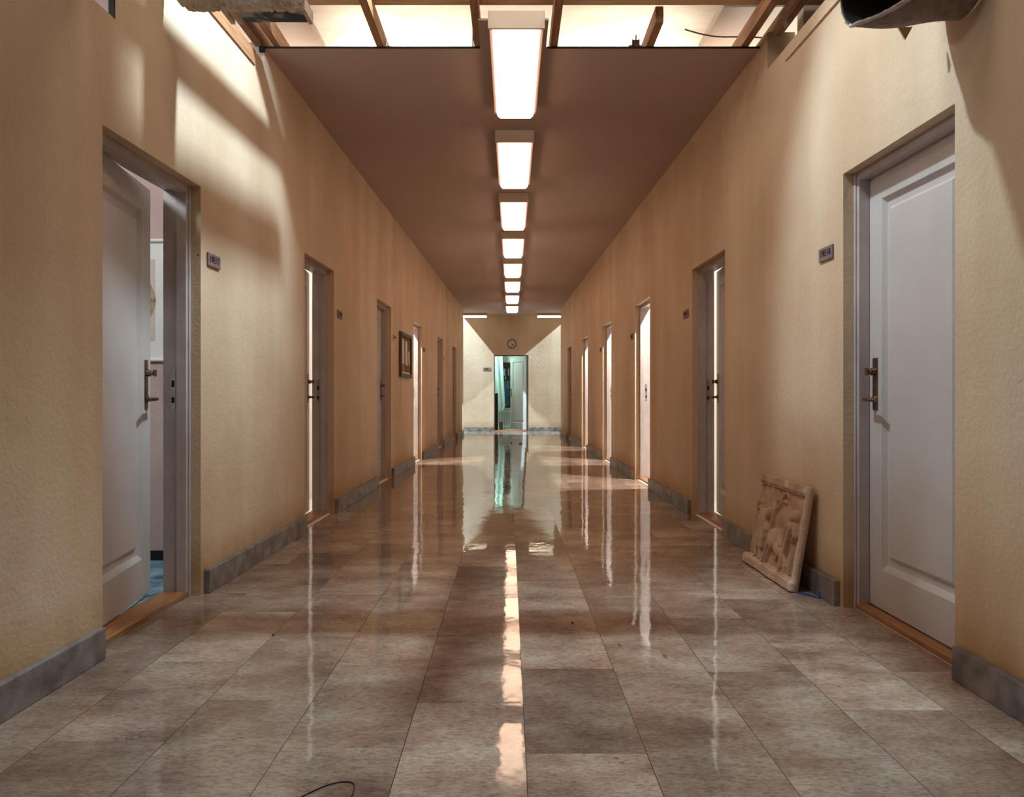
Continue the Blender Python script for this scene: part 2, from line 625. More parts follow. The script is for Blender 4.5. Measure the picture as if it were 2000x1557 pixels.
def text_mesh(txt, size, depth, name, m, parent, mw):
    """lettering as a mesh; mw: world matrix of the text"""
    c = bpy.data.curves.new(name, 'FONT')
    c.body = txt
    c.size = size
    c.align_x = 'CENTER'
    c.align_y = 'CENTER'
    c.extrude = depth
    c.offset = size * 0.012
    t = bpy.data.objects.new(name + '_tmp', c)
    COL.objects.link(t)
    dg = bpy.context.evaluated_depsgraph_get()
    me = bpy.data.meshes.new_from_object(t.evaluated_get(dg))
    bpy.data.objects.remove(t)
    me.name = name
    off = world_loc(parent)
    me.transform(Matrix.Translation(-off) @ mw)
    me.materials.clear()
    me.materials.append(m)
    o = bpy.data.objects.new(name, me)
    COL.objects.link(o)
    o.parent = parent
    return o


# ---------------------------------------------------------------- door schedule (side, near jamb, far jamb, open angle)
DOORS = [
    (-1, 3.02, 3.925, 9.0), (-1, 5.745, 6.61, 6.6), (-1, 8.48, 9.36, 0), (-1, 11.2, 12.07, 84), (-1, 14.1, 15.0, 0), (-1, 16.9, 17.8, 0),
    (1, 2.80, 3.70, 0.0), (1, 5.605, 6.54, 5.8), (1, 8.33, 9.23, 84), (1, 11.1, 12.0, 84), (1, 13.94, 14.9, 84), (1, 16.95, 17.85, 0),
]
ZT = 2.09           # top of the plastered openings
WT = 0.17           # wall thickness
YE = 19.7           # corridor walls end, cross corridor starts
YB = 21.3           # end wall
ZC = 3.22           # ceiling

# ---------------------------------------------------------------- floor (strips of tiles measured from the photo, narrowing with the set)
strips = [  # X at y=0 and slope of every long joint
    (-1.780, 0.0145), (-1.411, 0.0109), (-1.0435, 0.0075), (-0.678, 0.0035), (-0.3155, -0.0005),
    (0.051, -0.0054), (0.408, -0.0098), (0.766, -0.0139), (1.110, -0.0145), (1.462, -0.0187), (1.83, -0.021)]
offs = [2.62, 2.275, 2.583, 2.236, 2.56, 2.20, 2.52, 2.17, 2.50, 2.17]
TL = 0.678
vs, fs, uvs, tones, tilts = [], [], [], [], []
sx = [0.0, 0.0, 0.001, 0.0, 0.0, 0.034, 0.002, 0.0, 0.001, 0.0]
for i in range(len(strips) - 1):
    a, b2 = strips[i], strips[i + 1]
    k0 = int((-1.5 - offs[i]) / TL) - 1
    y = offs[i] + k0 * TL
    while y < YB + 0.3:
        y0, y1 = y, min(y + TL, YB + 0.32)
        P = [(a[0] + a[1] * y0, y0, 0), (b2[0] + b2[1] * y0, y0, 0), (b2[0] + b2[1] * y1, y1, 0), (a[0] + a[1] * y1, y1, 0)]
        n = len(vs)
        vs += P
        fs.append((n, n + 1, n + 2, n + 3))
        v1 = (y1 - y0) / TL
        uvs += [(0, 0), (1, 0), (1, v1), (0, v1)]
        t = (random.random(), random.random(), random.random(), 1)
        tones += [t] * 4
        tx = sx[i] + random.gauss(0, 0.0018)
        ty = random.gauss(0, 0.0018)
        tilts += [(tx, ty, 0)] * 4
        y += TL
me = bpy.data.meshes.new('floor')
me.from_pydata(vs, [], fs)
uvl = me.uv_layers.new(name='tile')
ca = me.attributes.new('tone', 'FLOAT_COLOR', 'CORNER')
ta = me.attributes.new('tilt', 'FLOAT_VECTOR', 'CORNER')
me.uv_layers['tile'].data.foreach_set('uv', np.array(uvs, dtype=np.float32).ravel())
me.attributes['tone'].data.foreach_set('color', np.array(tones, dtype=np.float32).ravel())
me.attributes['tilt'].data.foreach_set('vector', np.array(tilts, dtype=np.float32).ravel())
me.materials.append(M['floor'])
floor = bpy.data.objects.new('floor', me)
COL.objects.link(floor)
tag(floor, kind='structure')
# cross corridor floor wings + sub floor of the side rooms
for s, nm in ((-1, 'floor_side_left'), (1, 'floor_side_right')):
    mb = MB()
    x0, x1 = (-8, -1.43) if s < 0 else (1.42, 8)
    mb.box(x0, x1, YE - 0.2, YB + 0.3, -0.06, -0.0005)
    tag(mb.build(nm, M['basestone']), kind='structure')

# ---------------------------------------------------------------- corridor walls
for s, nm in ((-1, 'wall_left'), (1, 'wall_right')):
    ds = sorted([d for d in DOORS if d[0] == s], key=lambda d: d[1])
    mb = MB()
    ylow, zlow = (3.11, 2.55) if s < 0 else (2.90, 2.435)

    yst = 4.87 if s < 0 else 4.73

    def ztop(y):
        if y < ylow - 1e-6:
            return zlow
        return (3.03 if s > 0 else 3.13) if y < yst - 1e-6 else 3.26
    cuts = sorted({0.3, ylow, yst, YE} | {d[1] for d in ds} | {d[2] for d in ds})
    for y0, y1 in zip(cuts[:-1], cuts[1:]):
        op = any(d[1] - 1e-6 <= y0 and y1 <= d[2] + 1e-6 for d in ds)
        zt_ = ztop(y0 + 1e-4 if y0 >= ylow - 1e-6 else y0)
        if y0 < yst - 1e-6:
            mb.wbox(s, y0, y1, 0, WT, ZT if op else 0, min(zt_, zlow))
            if zt_ > zlow:
                mb.wbox(s, y0, y1, 0, 0.02, zlow, zt_)
        else:
            mb.wbox(s, y0, y1, 0, WT, ZT if op else 0, zt_)
    tag(mb.build(nm, M['plaster']), kind='structure')
    # baseboards, with gaps at the doors
    mb = MB()
    g = [0.3] + [v for d in ds for v in (d[1] - 0.028, d[2] + 0.035)] + [YE]
    for y0, y1 in zip(g[::2], g[1::2]):
        mb.wbox(s, y0, y1, -0.03, 0.0, 0.0, 0.122)
    tag(mb.build('baseboard_left' if s < 0 else 'baseboard_right', M['basestone'], bevel=0.004), kind='structure')
    # side faces of the cross corridor
    mb = MB()
    xe = wx(YE)
    mb.box(*sorted((s * (xe + WT), s * 8.0)), YE - 0.12, YE, 0, 3.3)
    tag(mb.build('wall_cross_left' if s < 0 else 'wall_cross_right', M['plaster']), kind='structure')
    # side rooms
    mb = MB()
    mb.box(*sorted((s * 4.4, s * 4.5)), 0.2, YE - 0.12, 0, 3.5)
    parts = (4.74, 7.5, 10.25, 12.95, 15.7, 18.5) if s < 0 else (4.6, 7.35, 10.1, 12.8, 15.7, 18.5)
    for yp in parts[0 if s > 0 else 1:]:
        mb.box(*sorted((s * (wx(yp) + WT), s * 4.4)), yp, yp + 0.1, 0, 3.5)
    mb.box(*sorted((s * 1.35, s * 4.5)), 4.9, YE - 0.12, 3.5, 3.56)
    tag(mb.build('wall_rooms_left' if s < 0 else 'wall_rooms_right', M['white']), kind='structure')
    mb = MB()
    P = [(s * (wx(5.0) + 0.03), 4.9, -0.04), (s * 4.5, 4.9, -0.04), (s * 4.5, YE - .12, -0.04), (s * (wx(YE) + 0.03), YE - .12, -0.04)]
    Q = [(p[0], p[1], 0.004) for p in P]
    mb.hexa(P + Q)
    tag(mb.build('floor_rooms_left' if s < 0 else 'floor_rooms_right', M['white']), kind='structure')

# first room on the left, seen through the opened door
mb = MB()
mb.box(-4.4, -(wx(4.74) + WT), 4.74, 4.84, 0, 3.5)
mb.box(-4.45, -4.40, 0.2, 4.74, 0, 6.0)
tag(mb.build('wall_first_room', M['pinkwall']), kind='structure')
mb = MB()
mb.box(-4.4, -(wx(4.74) + WT), 4.725, 4.74, 0, 0.065)
tag(mb.build('baseboard_first_room', M['darkcab']), kind='structure')
mb = MB()
mb.hexa([(-4.5, 0.3, -0.04), (-(wx(.3) + .055), .3, -.04), (-(wx(4.74) + .055), 4.74, -.04), (-4.5, 4.74, -0.04),
         (-4.5, 0.3, 0.006), (-(wx(.3) + .055), .3, .006), (-(wx(4.74) + .055), 4.74, .006), (-4.5, 4.74, 0.006)])
tag(mb.build('floor_first_room', M['bluefloor']), kind='structure')
mb = MB()
mb.hexa([((wx(.3) + .055), .3, -.04), (4.5, 0.3, -0.04), (4.5, 4.9, -0.04), ((wx(4.9) + .055), 4.9, -.04),
         ((wx(.3) + .055), .3, .004), (4.5, 0.3, 0.004), (4.5, 4.9, 0.004), ((wx(4.9) + .055), 4.9, .004)])
tag(mb.build('floor_first_right_room', M['white']), kind='structure')

# wall battens where the ceiling boards were taken down
mb = MB()
mb.wbox(-1, 3.14, 4.68, -0.012, 0.0, 3.035, 3.125)
tag(mb.build('trim_1', M["joist"], bevel=0.002), kind='structure')
mb = MB()
mb.wbox(1, 2.95, 4.42, -0.012, 0.0, 2.945, 3.02)
tag(mb.build('trim_2', M['plaster'], bevel=0.002), kind='structure')
# dark slit and stud where the low wall flat meets the tall one
mb = MB()
mb.wbox(-1, 3.095, 3.11, -0.002, 0.018, 2.55, 3.12)
tag(mb.build('trim_3', M['black']), kind='structure')

# ---------------------------------------------------------------- ceiling
mb = MB()
zc0, zc1 = ZC, ZC + 0.012


def cbox(xa, xb, ya, yb):
    # xa/xb as fractions of the half width when given as strings 'L'/'R'
    def X(v, y):
        return -(wx(y) - 0.0) if v == 'L' else (wx(y) if v == 'R' else v)
    mb.hexa([(X(xa, ya), ya, zc0), (X(xb, ya), ya, zc0), (X(xb, yb), yb, zc0), (X(xa, yb), yb, zc0),
             (X(xa, ya), ya, zc1), (X(xb, ya), ya, zc1), (X(xb, yb), yb, zc1), (X(xa, yb), yb, zc1)])


cbox('L', 'R', 4.87, YE)
mb.box(-1.39, 1.66, YE, YB, zc0, zc1)
cbox(1.59, 'R', 4.73, 4.87)
mb.box(-0.20, 0.215, 4.50, 4.87, zc0, zc1)
tag(mb.build('ceiling', M['ceiling']), kind='structure')
mb = MB()
mb.box(-1.565, -0.205, 4.862, 4.870, ZC + 0.001, ZC + 0.011)
mb.box(0.22, 1.585, 4.862, 4.870, ZC + 0.001, ZC + 0.011)
mb.box(-1.60, -1.5655, 4.855, 4.8695, ZC - 0.025, ZC + 0.011)  # black strip stands in for shade over the lit wall step
tag(mb.build('edge_and_shade_strip', M['black']), kind='structure')
# thin bright cracks between ceiling sheets

# ---------------------------------------------------------------- end wall with its doorway
DX0, DX1 = -0.500, 0.455
mb = MB()
mb.box(-8, DX0, YB, YB + 0.14, 0, 3.3)
mb.box(DX1, 8, YB, YB + 0.14, 0, 3.3)
mb.box(DX0, DX1, YB, YB + 0.14, 2.11, 3.3)
tag(mb.build('wall_back', M['plaster']), kind='structure')
mb = MB()
mb.box(-8, DX0 - 0.02, YB - 0.03, YB, 0, 0.115)
mb.box(DX1 + 0.02, 8, YB - 0.03, YB, 0, 0.115)
tag(mb.build('baseboard_back', M['basestone'], bevel=0.004), kind='structure')
# end room
mb = MB()
WB = 22.9     # window wall
wx0, wx1, wz0, wz1 = -0.30, 0.55, 0.62, 1.97
mb.box(-1.6, wx0, WB, WB + 0.12, 0, 2.8)
mb.box(wx1, 1.6, WB, WB + 0.12, 0, 2.8)
mb.box(wx0, wx1, WB, WB + 0.12, 0, wz0)
mb.box(wx0, wx1, WB, WB + 0.12, wz1, 2.8)
mb.box(-1.7, -1.6, YB + 0.14, WB + 0.12, 0, 2.8)
mb.box(1.6, 1.7, YB + 0.14, WB + 0.12, 0, 2.8)
mb.box(-1.7, 1.7, YB + 0.14, WB + 0.12, 2.8, 2.86)
tag(mb.build('wall_end_room', M['white']), kind='structure')
mb = MB()
mb.box(-1.7, 1.7, YB + 0.32, WB + 0.12, -0.04, -0.0005)
tag(mb.build('floor_end_room', M['white']), kind='structure')

# ---------------------------------------------------------------- doors


def leaf_mesh(wd, z0, z1, th, flip=1):
    """panelled leaf: local x 0..wd from the hinge, y 0 = front face (corridor), y>0 into the room"""
    mb = MB()
    st, top, bot = 0.125, 0.13, 0.185
    rings = [(0, 0, 0, 0.0), (st, top, bot, 0.0), (st + .018, top + .018, bot + .024, .019), (st + .048, top + .048, bot + .056, .019), (st + .062, top + .062, bot + .070, .006)]
    vs = []
    for a, t, b, dp in rings:
        vs += [(a, dp, z0 + b), (wd - a, dp, z0 + b), (wd - a, dp, z1 - t), (a, dp, z1 - t)]
    fs = []
    for i in range(len(rings) - 1):
        for k in range(4):
            k2 = (k + 1) % 4
            fs.append((i * 4 + k, i * 4 + k2, i * 4 + 4 + k2, i * 4 + 4 + k))
    n = (len(rings) - 1) * 4
    fs.append((n, n + 1, n + 2, n + 3))
    m2 = len(vs)
    vs += [(0, th, z0), (wd, th, z0), (wd, th, z1), (0, th, z1)]
    fs += [(m2, m2 + 3, m2 + 2, m2 + 1), (0, 1, m2 + 1, m2), (1, 2, m2 + 2, m2 + 1), (2, 3, m2 + 3, m2 + 2), (3, 0, m2, m2 + 3)]
    mb.add(vs, fs)
    return mb


def door(idx, s, y0, y1, ang):
    root = empty('door_%d' % idx, (s * wx((y0 + y1) / 2), (y0 + y1) / 2, 0))
    tag(root, kind='structure')
    # frame: stop at the corridor side, rebate behind
    mb = MB()
    for a, b, c in ((y0, y0 + .038, 0), (y1 - .038, y1, 1)):
        mb.wbox(s, a, b, 0.058, 0.108, 0, ZT)
    mb.wbox(s, y0 + .038, y1 - .038, 0.058, 0.108, ZT - .038, ZT)
    mb.wbox(s, y0, y0 + .022, 0.108, WT + .012, 0, ZT)
    mb.wbox(s, y1 - .022, y1, 0.108, WT + .012, 0, ZT)
    mb.wbox(s, y0 + .022, y1 - .022, 0.108, WT + .012, ZT - .022, ZT)
    # thin casing bead in front
    mb.wbox(s, y0, y0 + .018, 0.050, 0.058, 0, ZT)
    mb.wbox(s, y1 - .018, y1, 0.050, 0.058, 0, ZT)
    fr = mb.build('door_frame', M['framepaint'], root, bevel=0.002)
    # strike plate on the far jamb
    mb = MB()
    mb.wbox(s, y1 - .0245, y1 - .022, 0.118, 0.142, 0.95, 1.155)
    sp = mb.build('strike_plate', M['steel'], fr, bevel=0.001)
    mb = MB()
    for za, zb in ((0.985, 1.015), (1.065, 1.10)):
        mb.wbox(s, y1 - .0250, y1 - .0240, 0.123, 0.138, za, zb)
    mb.build('strike_hole', M['black'], fr)
    mb = MB()
    mb.wbox(s, y0 + .001, y1 - .001, 0.054, WT + 0.02, 0.0, 0.028)
    mb.build('threshold', M['oak'], root, bevel=0.005)
    # leaf
    wd = (y1 - .026) - (y0 + .026)
    th = 0.04
    lb = leaf_mesh(wd, 0.034, ZT - .026, th)
    hy = y0 + .026
    hinge = Vector((s * (wx(hy) + 0.110), hy, 0))
    t = Vector((-s * 0.0215, 1, 0)).normalized()         # along the wall
    n = Vector((s, 0, 0))
    n = (n - t * n.dot(t)).normalized()                # into the room
    a = math.radians(ang)
    # rotate about the hinge pin at the room-side face
    pin = hinge + n * th
    lx = t * math.cos(a) + n * math.sin(a)
    ly = n * math.cos(a) - t * math.sin(a)
    T = Matrix(((lx.x, ly.x, 0, 0), (lx.y, ly.y, 0, 0), (0, 0, 1, 0), (0, 0, 0, 1)))
    o0 = pin - ly * th
    T = Matrix.Translation(o0) @ T
    leaf = lb.build('door_leaf', M['paint'], root, tf=T, bevel=0.0015)
    # furniture on the corridor face
    px = wd - 0.068
    mb = MB()
    mb.box(px - .022, px + .022, -0.005, 0.0, 0.955, 1.20)
    mb.build('back_plate', M['brass'], leaf, tf=T, bevel=0.002)
    mb = MB()
    mb.tube([(px, -0.004, 1.005), (px, -0.05, 1.005)], 0.009, 12)
    mb.tube([(px + .012, -0.05, 1.005), (px - .02, -0.052, 1.005), (px - .06, -0.054, 1.004), (px - .105, -0.052, 1.001)], [.0085, .0095, .009, .0085], 12)
    mb.tube([(px, -0.004, 1.005), (px, -0.012, 1.005)], 0.016, 16)
    mb.build('lever_handle', M['brass'], leaf, tf=T)
    mb = MB()
    mb.tube([(px, -0.004, 1.135), (px, -0.022, 1.135)], 0.017, 16)
    mb.tube([(px, -0.022, 1.135), (px, -0.036, 1.135)], 0.012, 14)
    mb.box(px - .004, px + .004, -0.05, -0.036, 1.118, 1.152)
    mb.build('lock_knob', M['brass'], leaf, tf=T)
    return root


for i, (s, y0, y1, ang) in enumerate(DOORS):
    door(i + 1, s, y0, y1, ang)

# end door, hinged on the right and swung into the end room
root = empty('door_13', ((DX0 + DX1) / 2, YB, 0))
tag(root, kind='structure')
mb = MB()
mb.box(DX0, DX0 + .025, YB + .005, YB + .145, 0, 2.11)
mb.box(DX1 - .05, DX1, YB + .005, YB + .145, 0, 2.11)
mb.box(DX0 + .025, DX1 - .05, YB + .005, YB + .145, 2.085, 2.11)
mb.build('door_frame', M['darkwood'], root, bevel=0.002)
mb = MB()
mb.box(DX0 + .001, DX1 - .001, YB - .002, YB + .15, -0.02, 0.022)
mb.build('threshold', M['oak'], root, bevel=0.004)
th = 0.04
lb = leaf_mesh(0.845, 0.03, 2.075, th)
a = math.radians(58)
pin = Vector((DX1 - .055, YB + 0.145, 0))
lx = Vector((-math.cos(a), math.sin(a), 0))
ly = Vector((math.sin(a), math.cos(a), 0))
T = Matrix.Translation(pin - ly * th * 0) @ Matrix(((lx.x, ly.x, 0, 0), (lx.y, ly.y, 0, 0), (0, 0, 1, 0), (0, 0, 0, 1)))
leaf = lb.build('door_leaf', M['paint'], root, tf=T, bevel=0.0015)
px = 0.795
mb = MB()
mb.box(px - .018, px + .018, -0.005, 0.0, 0.955, 1.20)
mb.build('back_plate', M['brass'], leaf, tf=T)
mb = MB()
mb.tube([(px, -0.004, 1.005), (px, -0.05, 1.005)], 0.009, 10)
mb.tube([(px + .012, -0.05, 1.005), (px - .105, -0.052, 1.003)], 0.009, 10)
mb.build('lever_handle', M['brass'], leaf, tf=T)
mb = MB()
mb.tube([(px, -0.004, 1.135), (px, -0.032, 1.135)], 0.016, 12)
mb.build('lock_knob', M['brass'], leaf, tf=T)

# ---------------------------------------------------------------- ceiling lamps
LAMPW = ['nearest ceiling lamp, its front end cap bare below the wooden joists', 'second ceiling lamp from the front, the first one wholly under the boarded ceiling',
         'third ceiling lamp from the front along the corridor centre', 'fourth ceiling lamp from the front along the corridor centre',
         'fifth ceiling lamp from the front, past the middle of the row', 'sixth ceiling lamp from the front along the corridor centre',
         'second last ceiling lamp before the end wall', 'farthest ceiling lamp of the row, closest to the wall clock']


def rounded_slab(mb, x0, x1, y0, y1, z0, z1, drop):
    """diffuser: shallow rounded trough"""
    n = 10
    prof = []
    for k in range(n + 1):
        q = math.pi * k / n
        prof.append(((x0 + x1) / 2 - math.cos(q) * (x1 - x0) / 2, z1 - (z1 - z0) * min(1, math.sin(q) * 1.9)))
    vs = []
    for y in (y0, y1):
        for x, z in prof:
            vs.append((x, y, z))
    m = n + 1
    fs = [(k, k + 1, m + k + 1, m + k) for k in range(n)]
    fs += [tuple(range(m)), tuple(reversed(range(m, 2 * m))), (0, m, 2 * m - 1, n)]
    mb.add(vs, fs)


for k in range(8):
    y0 = 4.38 + 1.98 * k
    y1 = y0 + 1.42
    xo = 0.02 if k == 0 else 0.005
    xo = 0.025 - 0.003 * k
    root = empty('ceiling_lamp', (xo, (y0 + y1) / 2, ZC))
    tag(root, LAMPW[k], 'lamp', 'ceiling lamps in a row down the corridor')
    mb = MB()
    mb.box(xo - .163, xo + .163, y0, y0 + 0.018, ZC - 0.104, ZC - 0.001)
    mb.build('end_cap', M['housing'], root, bevel=0.003)
    mb = MB()
    mb.box(xo - .158, xo + .158, y0 + 0.018, y1, ZC - 0.075, ZC - 0.001)
    mb.build('housing', M['ceiling'], root, bevel=0.003)
    mb = MB()
    rounded_slab(mb, xo - .140, xo + .140, y0 + .05, y1 - .03, ZC - 0.118, ZC - 0.0745, 0)
    mb.build('diffuser', M['diffuser'], root)

for s in (-1, 1):
    xa, xb = sorted((s * 0.68, s * 1.38))
    root = empty('fluorescent_lamp', ((xa + xb) / 2, 20.75, ZC))
    tag(root, 'slim fluorescent lamp under the ceiling %s of the wall clock' % ('left' if s < 0 else 'right'), 'lamp', 'fluorescent lamps at the end wall')
    mb = MB()
    mb.box(xa, xb, 20.70, 20.80, ZC - .075, ZC - 0.001)
    mb.build('housing', M['ceiling'], root, bevel=0.004)
    mb = MB()
    mb.tube([(xa + .01, 20.74, ZC - .10), (xb - .01, 20.74, ZC - .10)], 0.026, 12)
    mb.build('diffuser', M['tube'], root)

# ---------------------------------------------------------------- timber above the opened ceiling
JZ = ZC + 0.012
joists = [(-1.605, 3.14, 'dark wooden joist lying on top of the left wall'),
          (-1.49, 3.3, 'wooden joist second from the left wall, a bright gap beside it'),
          (-0.835, 2.6, 'wooden joist midway between left wall and nearest ceiling lamp'),
          (-0.215, 2.6, 'wooden joist along the left edge of the nearest ceiling lamp'),
          (0.265, 2.6, 'wooden joist along the right edge of the nearest ceiling lamp'),
          (0.875, 4.555, 'short wooden joist butting on the pine plank, beside the metal bracket'),
          (1.475, 2.6, 'wooden joist crossed by the thin grey cable'),
          (1.635, 2.6, 'outermost wooden joist over the top of the right wall')]
for x, ys, lab in joists:
    mb = MB()
    mb.box(x - .024, x + .024, ys, 5.25, JZ + 0.001, JZ + 0.10)
    tag(mb.build('wooden_joist', M['joist'], bevel=0.003), lab, 'joist', 'joists above the opened ceiling')
mb = MB()
mb.box(-1.9, 1.9, 4.41, 4.55, JZ + 0.101, JZ + 0.125)
tag(mb.build('pine_plank', M['pine'], bevel=0.003), 'pale pine plank lying across the tops of the joists', 'plank')
# plywood backing, lit from lamps lying on the boards
mb = MB()
mb.box(-2.6, -0.31, 6.0, 6.02, ZC + 0.02, ZC + 1.4)
tag(mb.build('plywood_sheet', M['ply']), 'brightly lit plywood sheet above the ceiling left of the nearest lamp', 'plywood', 'plywood sheets above the ceiling')
mb = MB()
mb.box(-0.30, 2.6, 6.0, 6.02, ZC + 0.02, ZC + 1.4)
tag(mb.build('plywood_sheet', M['ply']), 'brightly lit plywood sheet above the ceiling right of the nearest lamp', 'plywood', 'plywood sheets above the ceiling')
for lx_, pw in ((-1.35, 60), (1.45, 60), (-0.45, 11), (0.6, 11)):
    light('board_lamp', 'AREA', (lx_, 5.62, ZC + 0.10), (lx_, 6.0, ZC + 0.22), pw, (1.0, 0.95, 0.88), 1.3 if abs(lx_) > 1 else 0.8, sy=0.12)

# metal bracket with a rod (small lamp yoke standing on the board edge)
root = empty('metal_bracket', (0.79, 4.90, JZ))
tag(root, 'small copper coloured metal bracket with a rod on the ceiling edge', 'bracket')
mb = MB()
for a in (0.765, 0.805):
    mb.box(a, a + 0.006, 4.88, 4.92, JZ, JZ + 0.055)
mb.box(0.765, 0.811, 4.88, 4.886, JZ, JZ + 0.05)
mb.build('box', M['brass'], root)
mb = MB()
mb.tube([(0.745, 4.9, JZ + .02), (0.83, 4.9, JZ + .02)], 0.006, 8)
mb.build('bolt', M['steel'], root)
mb = MB()
mb.tube([(0.79, 4.9, JZ + .05), (0.80, 4.95, JZ + .11)], 0.005, 8)
mb.build('rod', M['steel'], root)
mb = MB()
mb.box(-0.815 + 0.0, -0.80, 4.89, 4.93, JZ, JZ + 0.05)
mb.tube([(-0.81, 4.91, JZ + .018), (-0.775, 4.91, JZ + .018)], 0.006, 8)
tag(mb.build('metal_clamp', M['steel']), 'small dark metal clamp against the joist left of the nearest lamp', 'clamp')
# thin cable above the boards
pts = []
for k in range(25):
    q = k / 24
    x = 1.13 + q * 0.62
    z = ZC + 0.155 - 0.055 * math.sin(min(1, q * 2.2) * math.pi / 2) + 0.012 * math.sin(q * 5) - (0.02 * max(0, q - .8) * 5)
    pts.append((x, 5.02 + 0.02 * math.sin(q * 6), z + .04))
mb = MB()
mb.tube(pts, 0.005, 8)
tag(mb.build('thin_cable', M['felt']), 'thin grey cable hanging across the bright gap above the joists', 'cable')

# ---------------------------------------------------------------- broken foam board hanging top left
mb = MB()
mb.box(-1.6, 1.6, 2.90, 2.912, 2.66, JZ)  # added unseen blocker that keeps the upper near walls dark
tag(mb.build('light_blocker', M['black']), 'added black light blocker above the near end of the corridor, out of view', 'light blocker')
mb = MB()
mb.box(-0.59, -0.545, 3.36, 4.27, JZ + .001, JZ + .10)  # unseen timber added to cast the streaked shadow on the left wall
mb.box(-0.811, -0.239, 3.31, 3.36, JZ + .001, JZ + .10)
tag(mb.build('added_shadow_joist', M['joist']), kind='structure')
root = empty('foam_board', (-1.28, 3.53, 2.79))
tag(root, 'broken foam board with a crumbled lower edge hanging at top left', 'board')


def ragged_prism(x0, x1, y0, y1, zb, zt, amp, n=60, taper=0.0):
    vs, fs = [], []
    for k in range(n + 1):
        q = k / n
        x = x0 + (x1 - x0) * q
        z = zb + amp * (rng.random() - 0.5) * (2.5 if k % 9 == 0 else 0.6) + taper * max(0, 1 - q * 5) ** 2
        yy = y0 + 0.0008 * (rng.random() - 0.5)
        vs += [(x, yy, z), (x, y1, z + amp * 0.3 * rng.random()), (x, y1, zt), (x, y0, zt)]
    for k in range(n):
        a = k * 4
        for j in range(4):
            j2 = (j + 1) % 4
            fs.append((a + j, a + j2, a + 4 + j2, a + 4 + j))
    fs += [(0, 3, 2, 1), (n * 4, n * 4 + 1, n * 4 + 2, n * 4 + 3)]
    return MB().add(vs, fs)


ragged_prism(-1.585, -0.945, 3.50, 3.535, 2.788, 3.235, 0.012, 70, 0.12).build('foam_front', M['foam'], root)
mb = MB()
mb.box(-1.28, -0.975, 3.54, 3.68, 2.812, 2.83)
mb.build('marbled_panel', M['marble'], root)
for xa in (-1.345, -1.31, -0.972):
    MB().box(xa, xa + 0.02, 3.54, 3.68, 2.80, 2.86).build('edge_strip', M['foam'], root, bevel=0.003)

# ---------------------------------------------------------------- torn felt roll hanging top right
root = empty('felt_roll', (1.45, 2.75, 2.43))
tag(root, 'torn grey felt roll with a black hollow, hanging at top right above the wall', 'roll')


def felt_sheet(r_out, r_in, rag):
    """a curled sheet rolled about an axis along X, its left end torn at a slant so that the hollow shows"""
    nu, nv = 40, 30
    jag = [rag * rng.random() for _ in range(nv + 1)]
    outer, inner = [], []
    for i in range(nu + 1):
        q = i / nu
        for j in range(nv + 1):
            a = math.radians(-110 + 235 * j / nv)
            k = 1 + 0.05 * math.sin(q * 6 + a * 1.5)
            g = max(0.0, (math.degrees(a) + 5) / 100)
            x0 = 1.235 + 0.30 * g ** 1.1 + jag[j]
            cy, cz = 2.75 - 0.02 * q, 2.512 + 0.01 * q
            yo, zo = cy - r_out * k * math.sin(a), cz - r_out * k * math.cos(a)
            yi, zi = cy - r_in * k * math.sin(a), cz - r_in * k * math.cos(a)
            x1 = wx(2.9) - 0.006 
            x = x0 + q * (x1 - x0)
            outer.append((x, yo, zo))
            inner.append((x, yi, zi))
    m = nv + 1
    n = (nu + 1) * m
    fs = []
    for i in range(nu):
        for j in range(nv):
            a = i * m + j
            fs.append((a, a + 1, a + m + 1, a + m))
            fs.append((n + a, n + a + m, n + a + m + 1, n + a + 1))
    for i in range(nu):
        a = i * m
        fs.append((a, a + m, n + a + m, n + a))
        a = i * m + nv
        fs.append((a, n + a, n + a + m, a + m))
    for j in range(nv):
        fs.append((j, n + j, n + j + 1, j + 1))
        a = nu * m + j
        fs.append((a, a + 1, n + a + 1, n + a))
    return MB().add(outer + inner, fs, True)


felt_sheet(0.155, 0.145, 0.012).build('felt_sheet', M['felt'], root)
pts, rr = [], []
for k in range(40):
    a = math.radians(-25 + 150 * k / 39)
    g = max(0.0, (math.degrees(a) + 5) / 100)
    kk = 1 + 0.05 * math.sin(a * 1.5)
    pts.append((1.235 + 0.30 * g ** 1.1 + 0.004 + 0.004 * rng.random(), 2.75 - 0.150 * kk * math.sin(a), 2.512 - 0.150 * kk * math.cos(a)))
    rr.append(0.0065 + 0.003 * rng.random())
MB().tube(pts, rr, 8).build('torn_edge', M['feltedge'], root)
felt_sheet(0.1449, 0.141, 0.0).build('black_lining', M['black'], root)
mb = MB()
mb.add([(1.450, 2.885, 2.41), (1.505, 2.885, 2.41), (1.478, 2.885, 2.362), (1.450, 2.892, 2.41), (1.505, 2.892, 2.41), (1.478, 2.892, 2.362)],
       [(0, 1, 2), (3, 5, 4), (0, 3, 4, 1), (1, 4, 5, 2), (2, 5, 3, 0)])
mb.build('cardboard_tip', M['pine'], root)

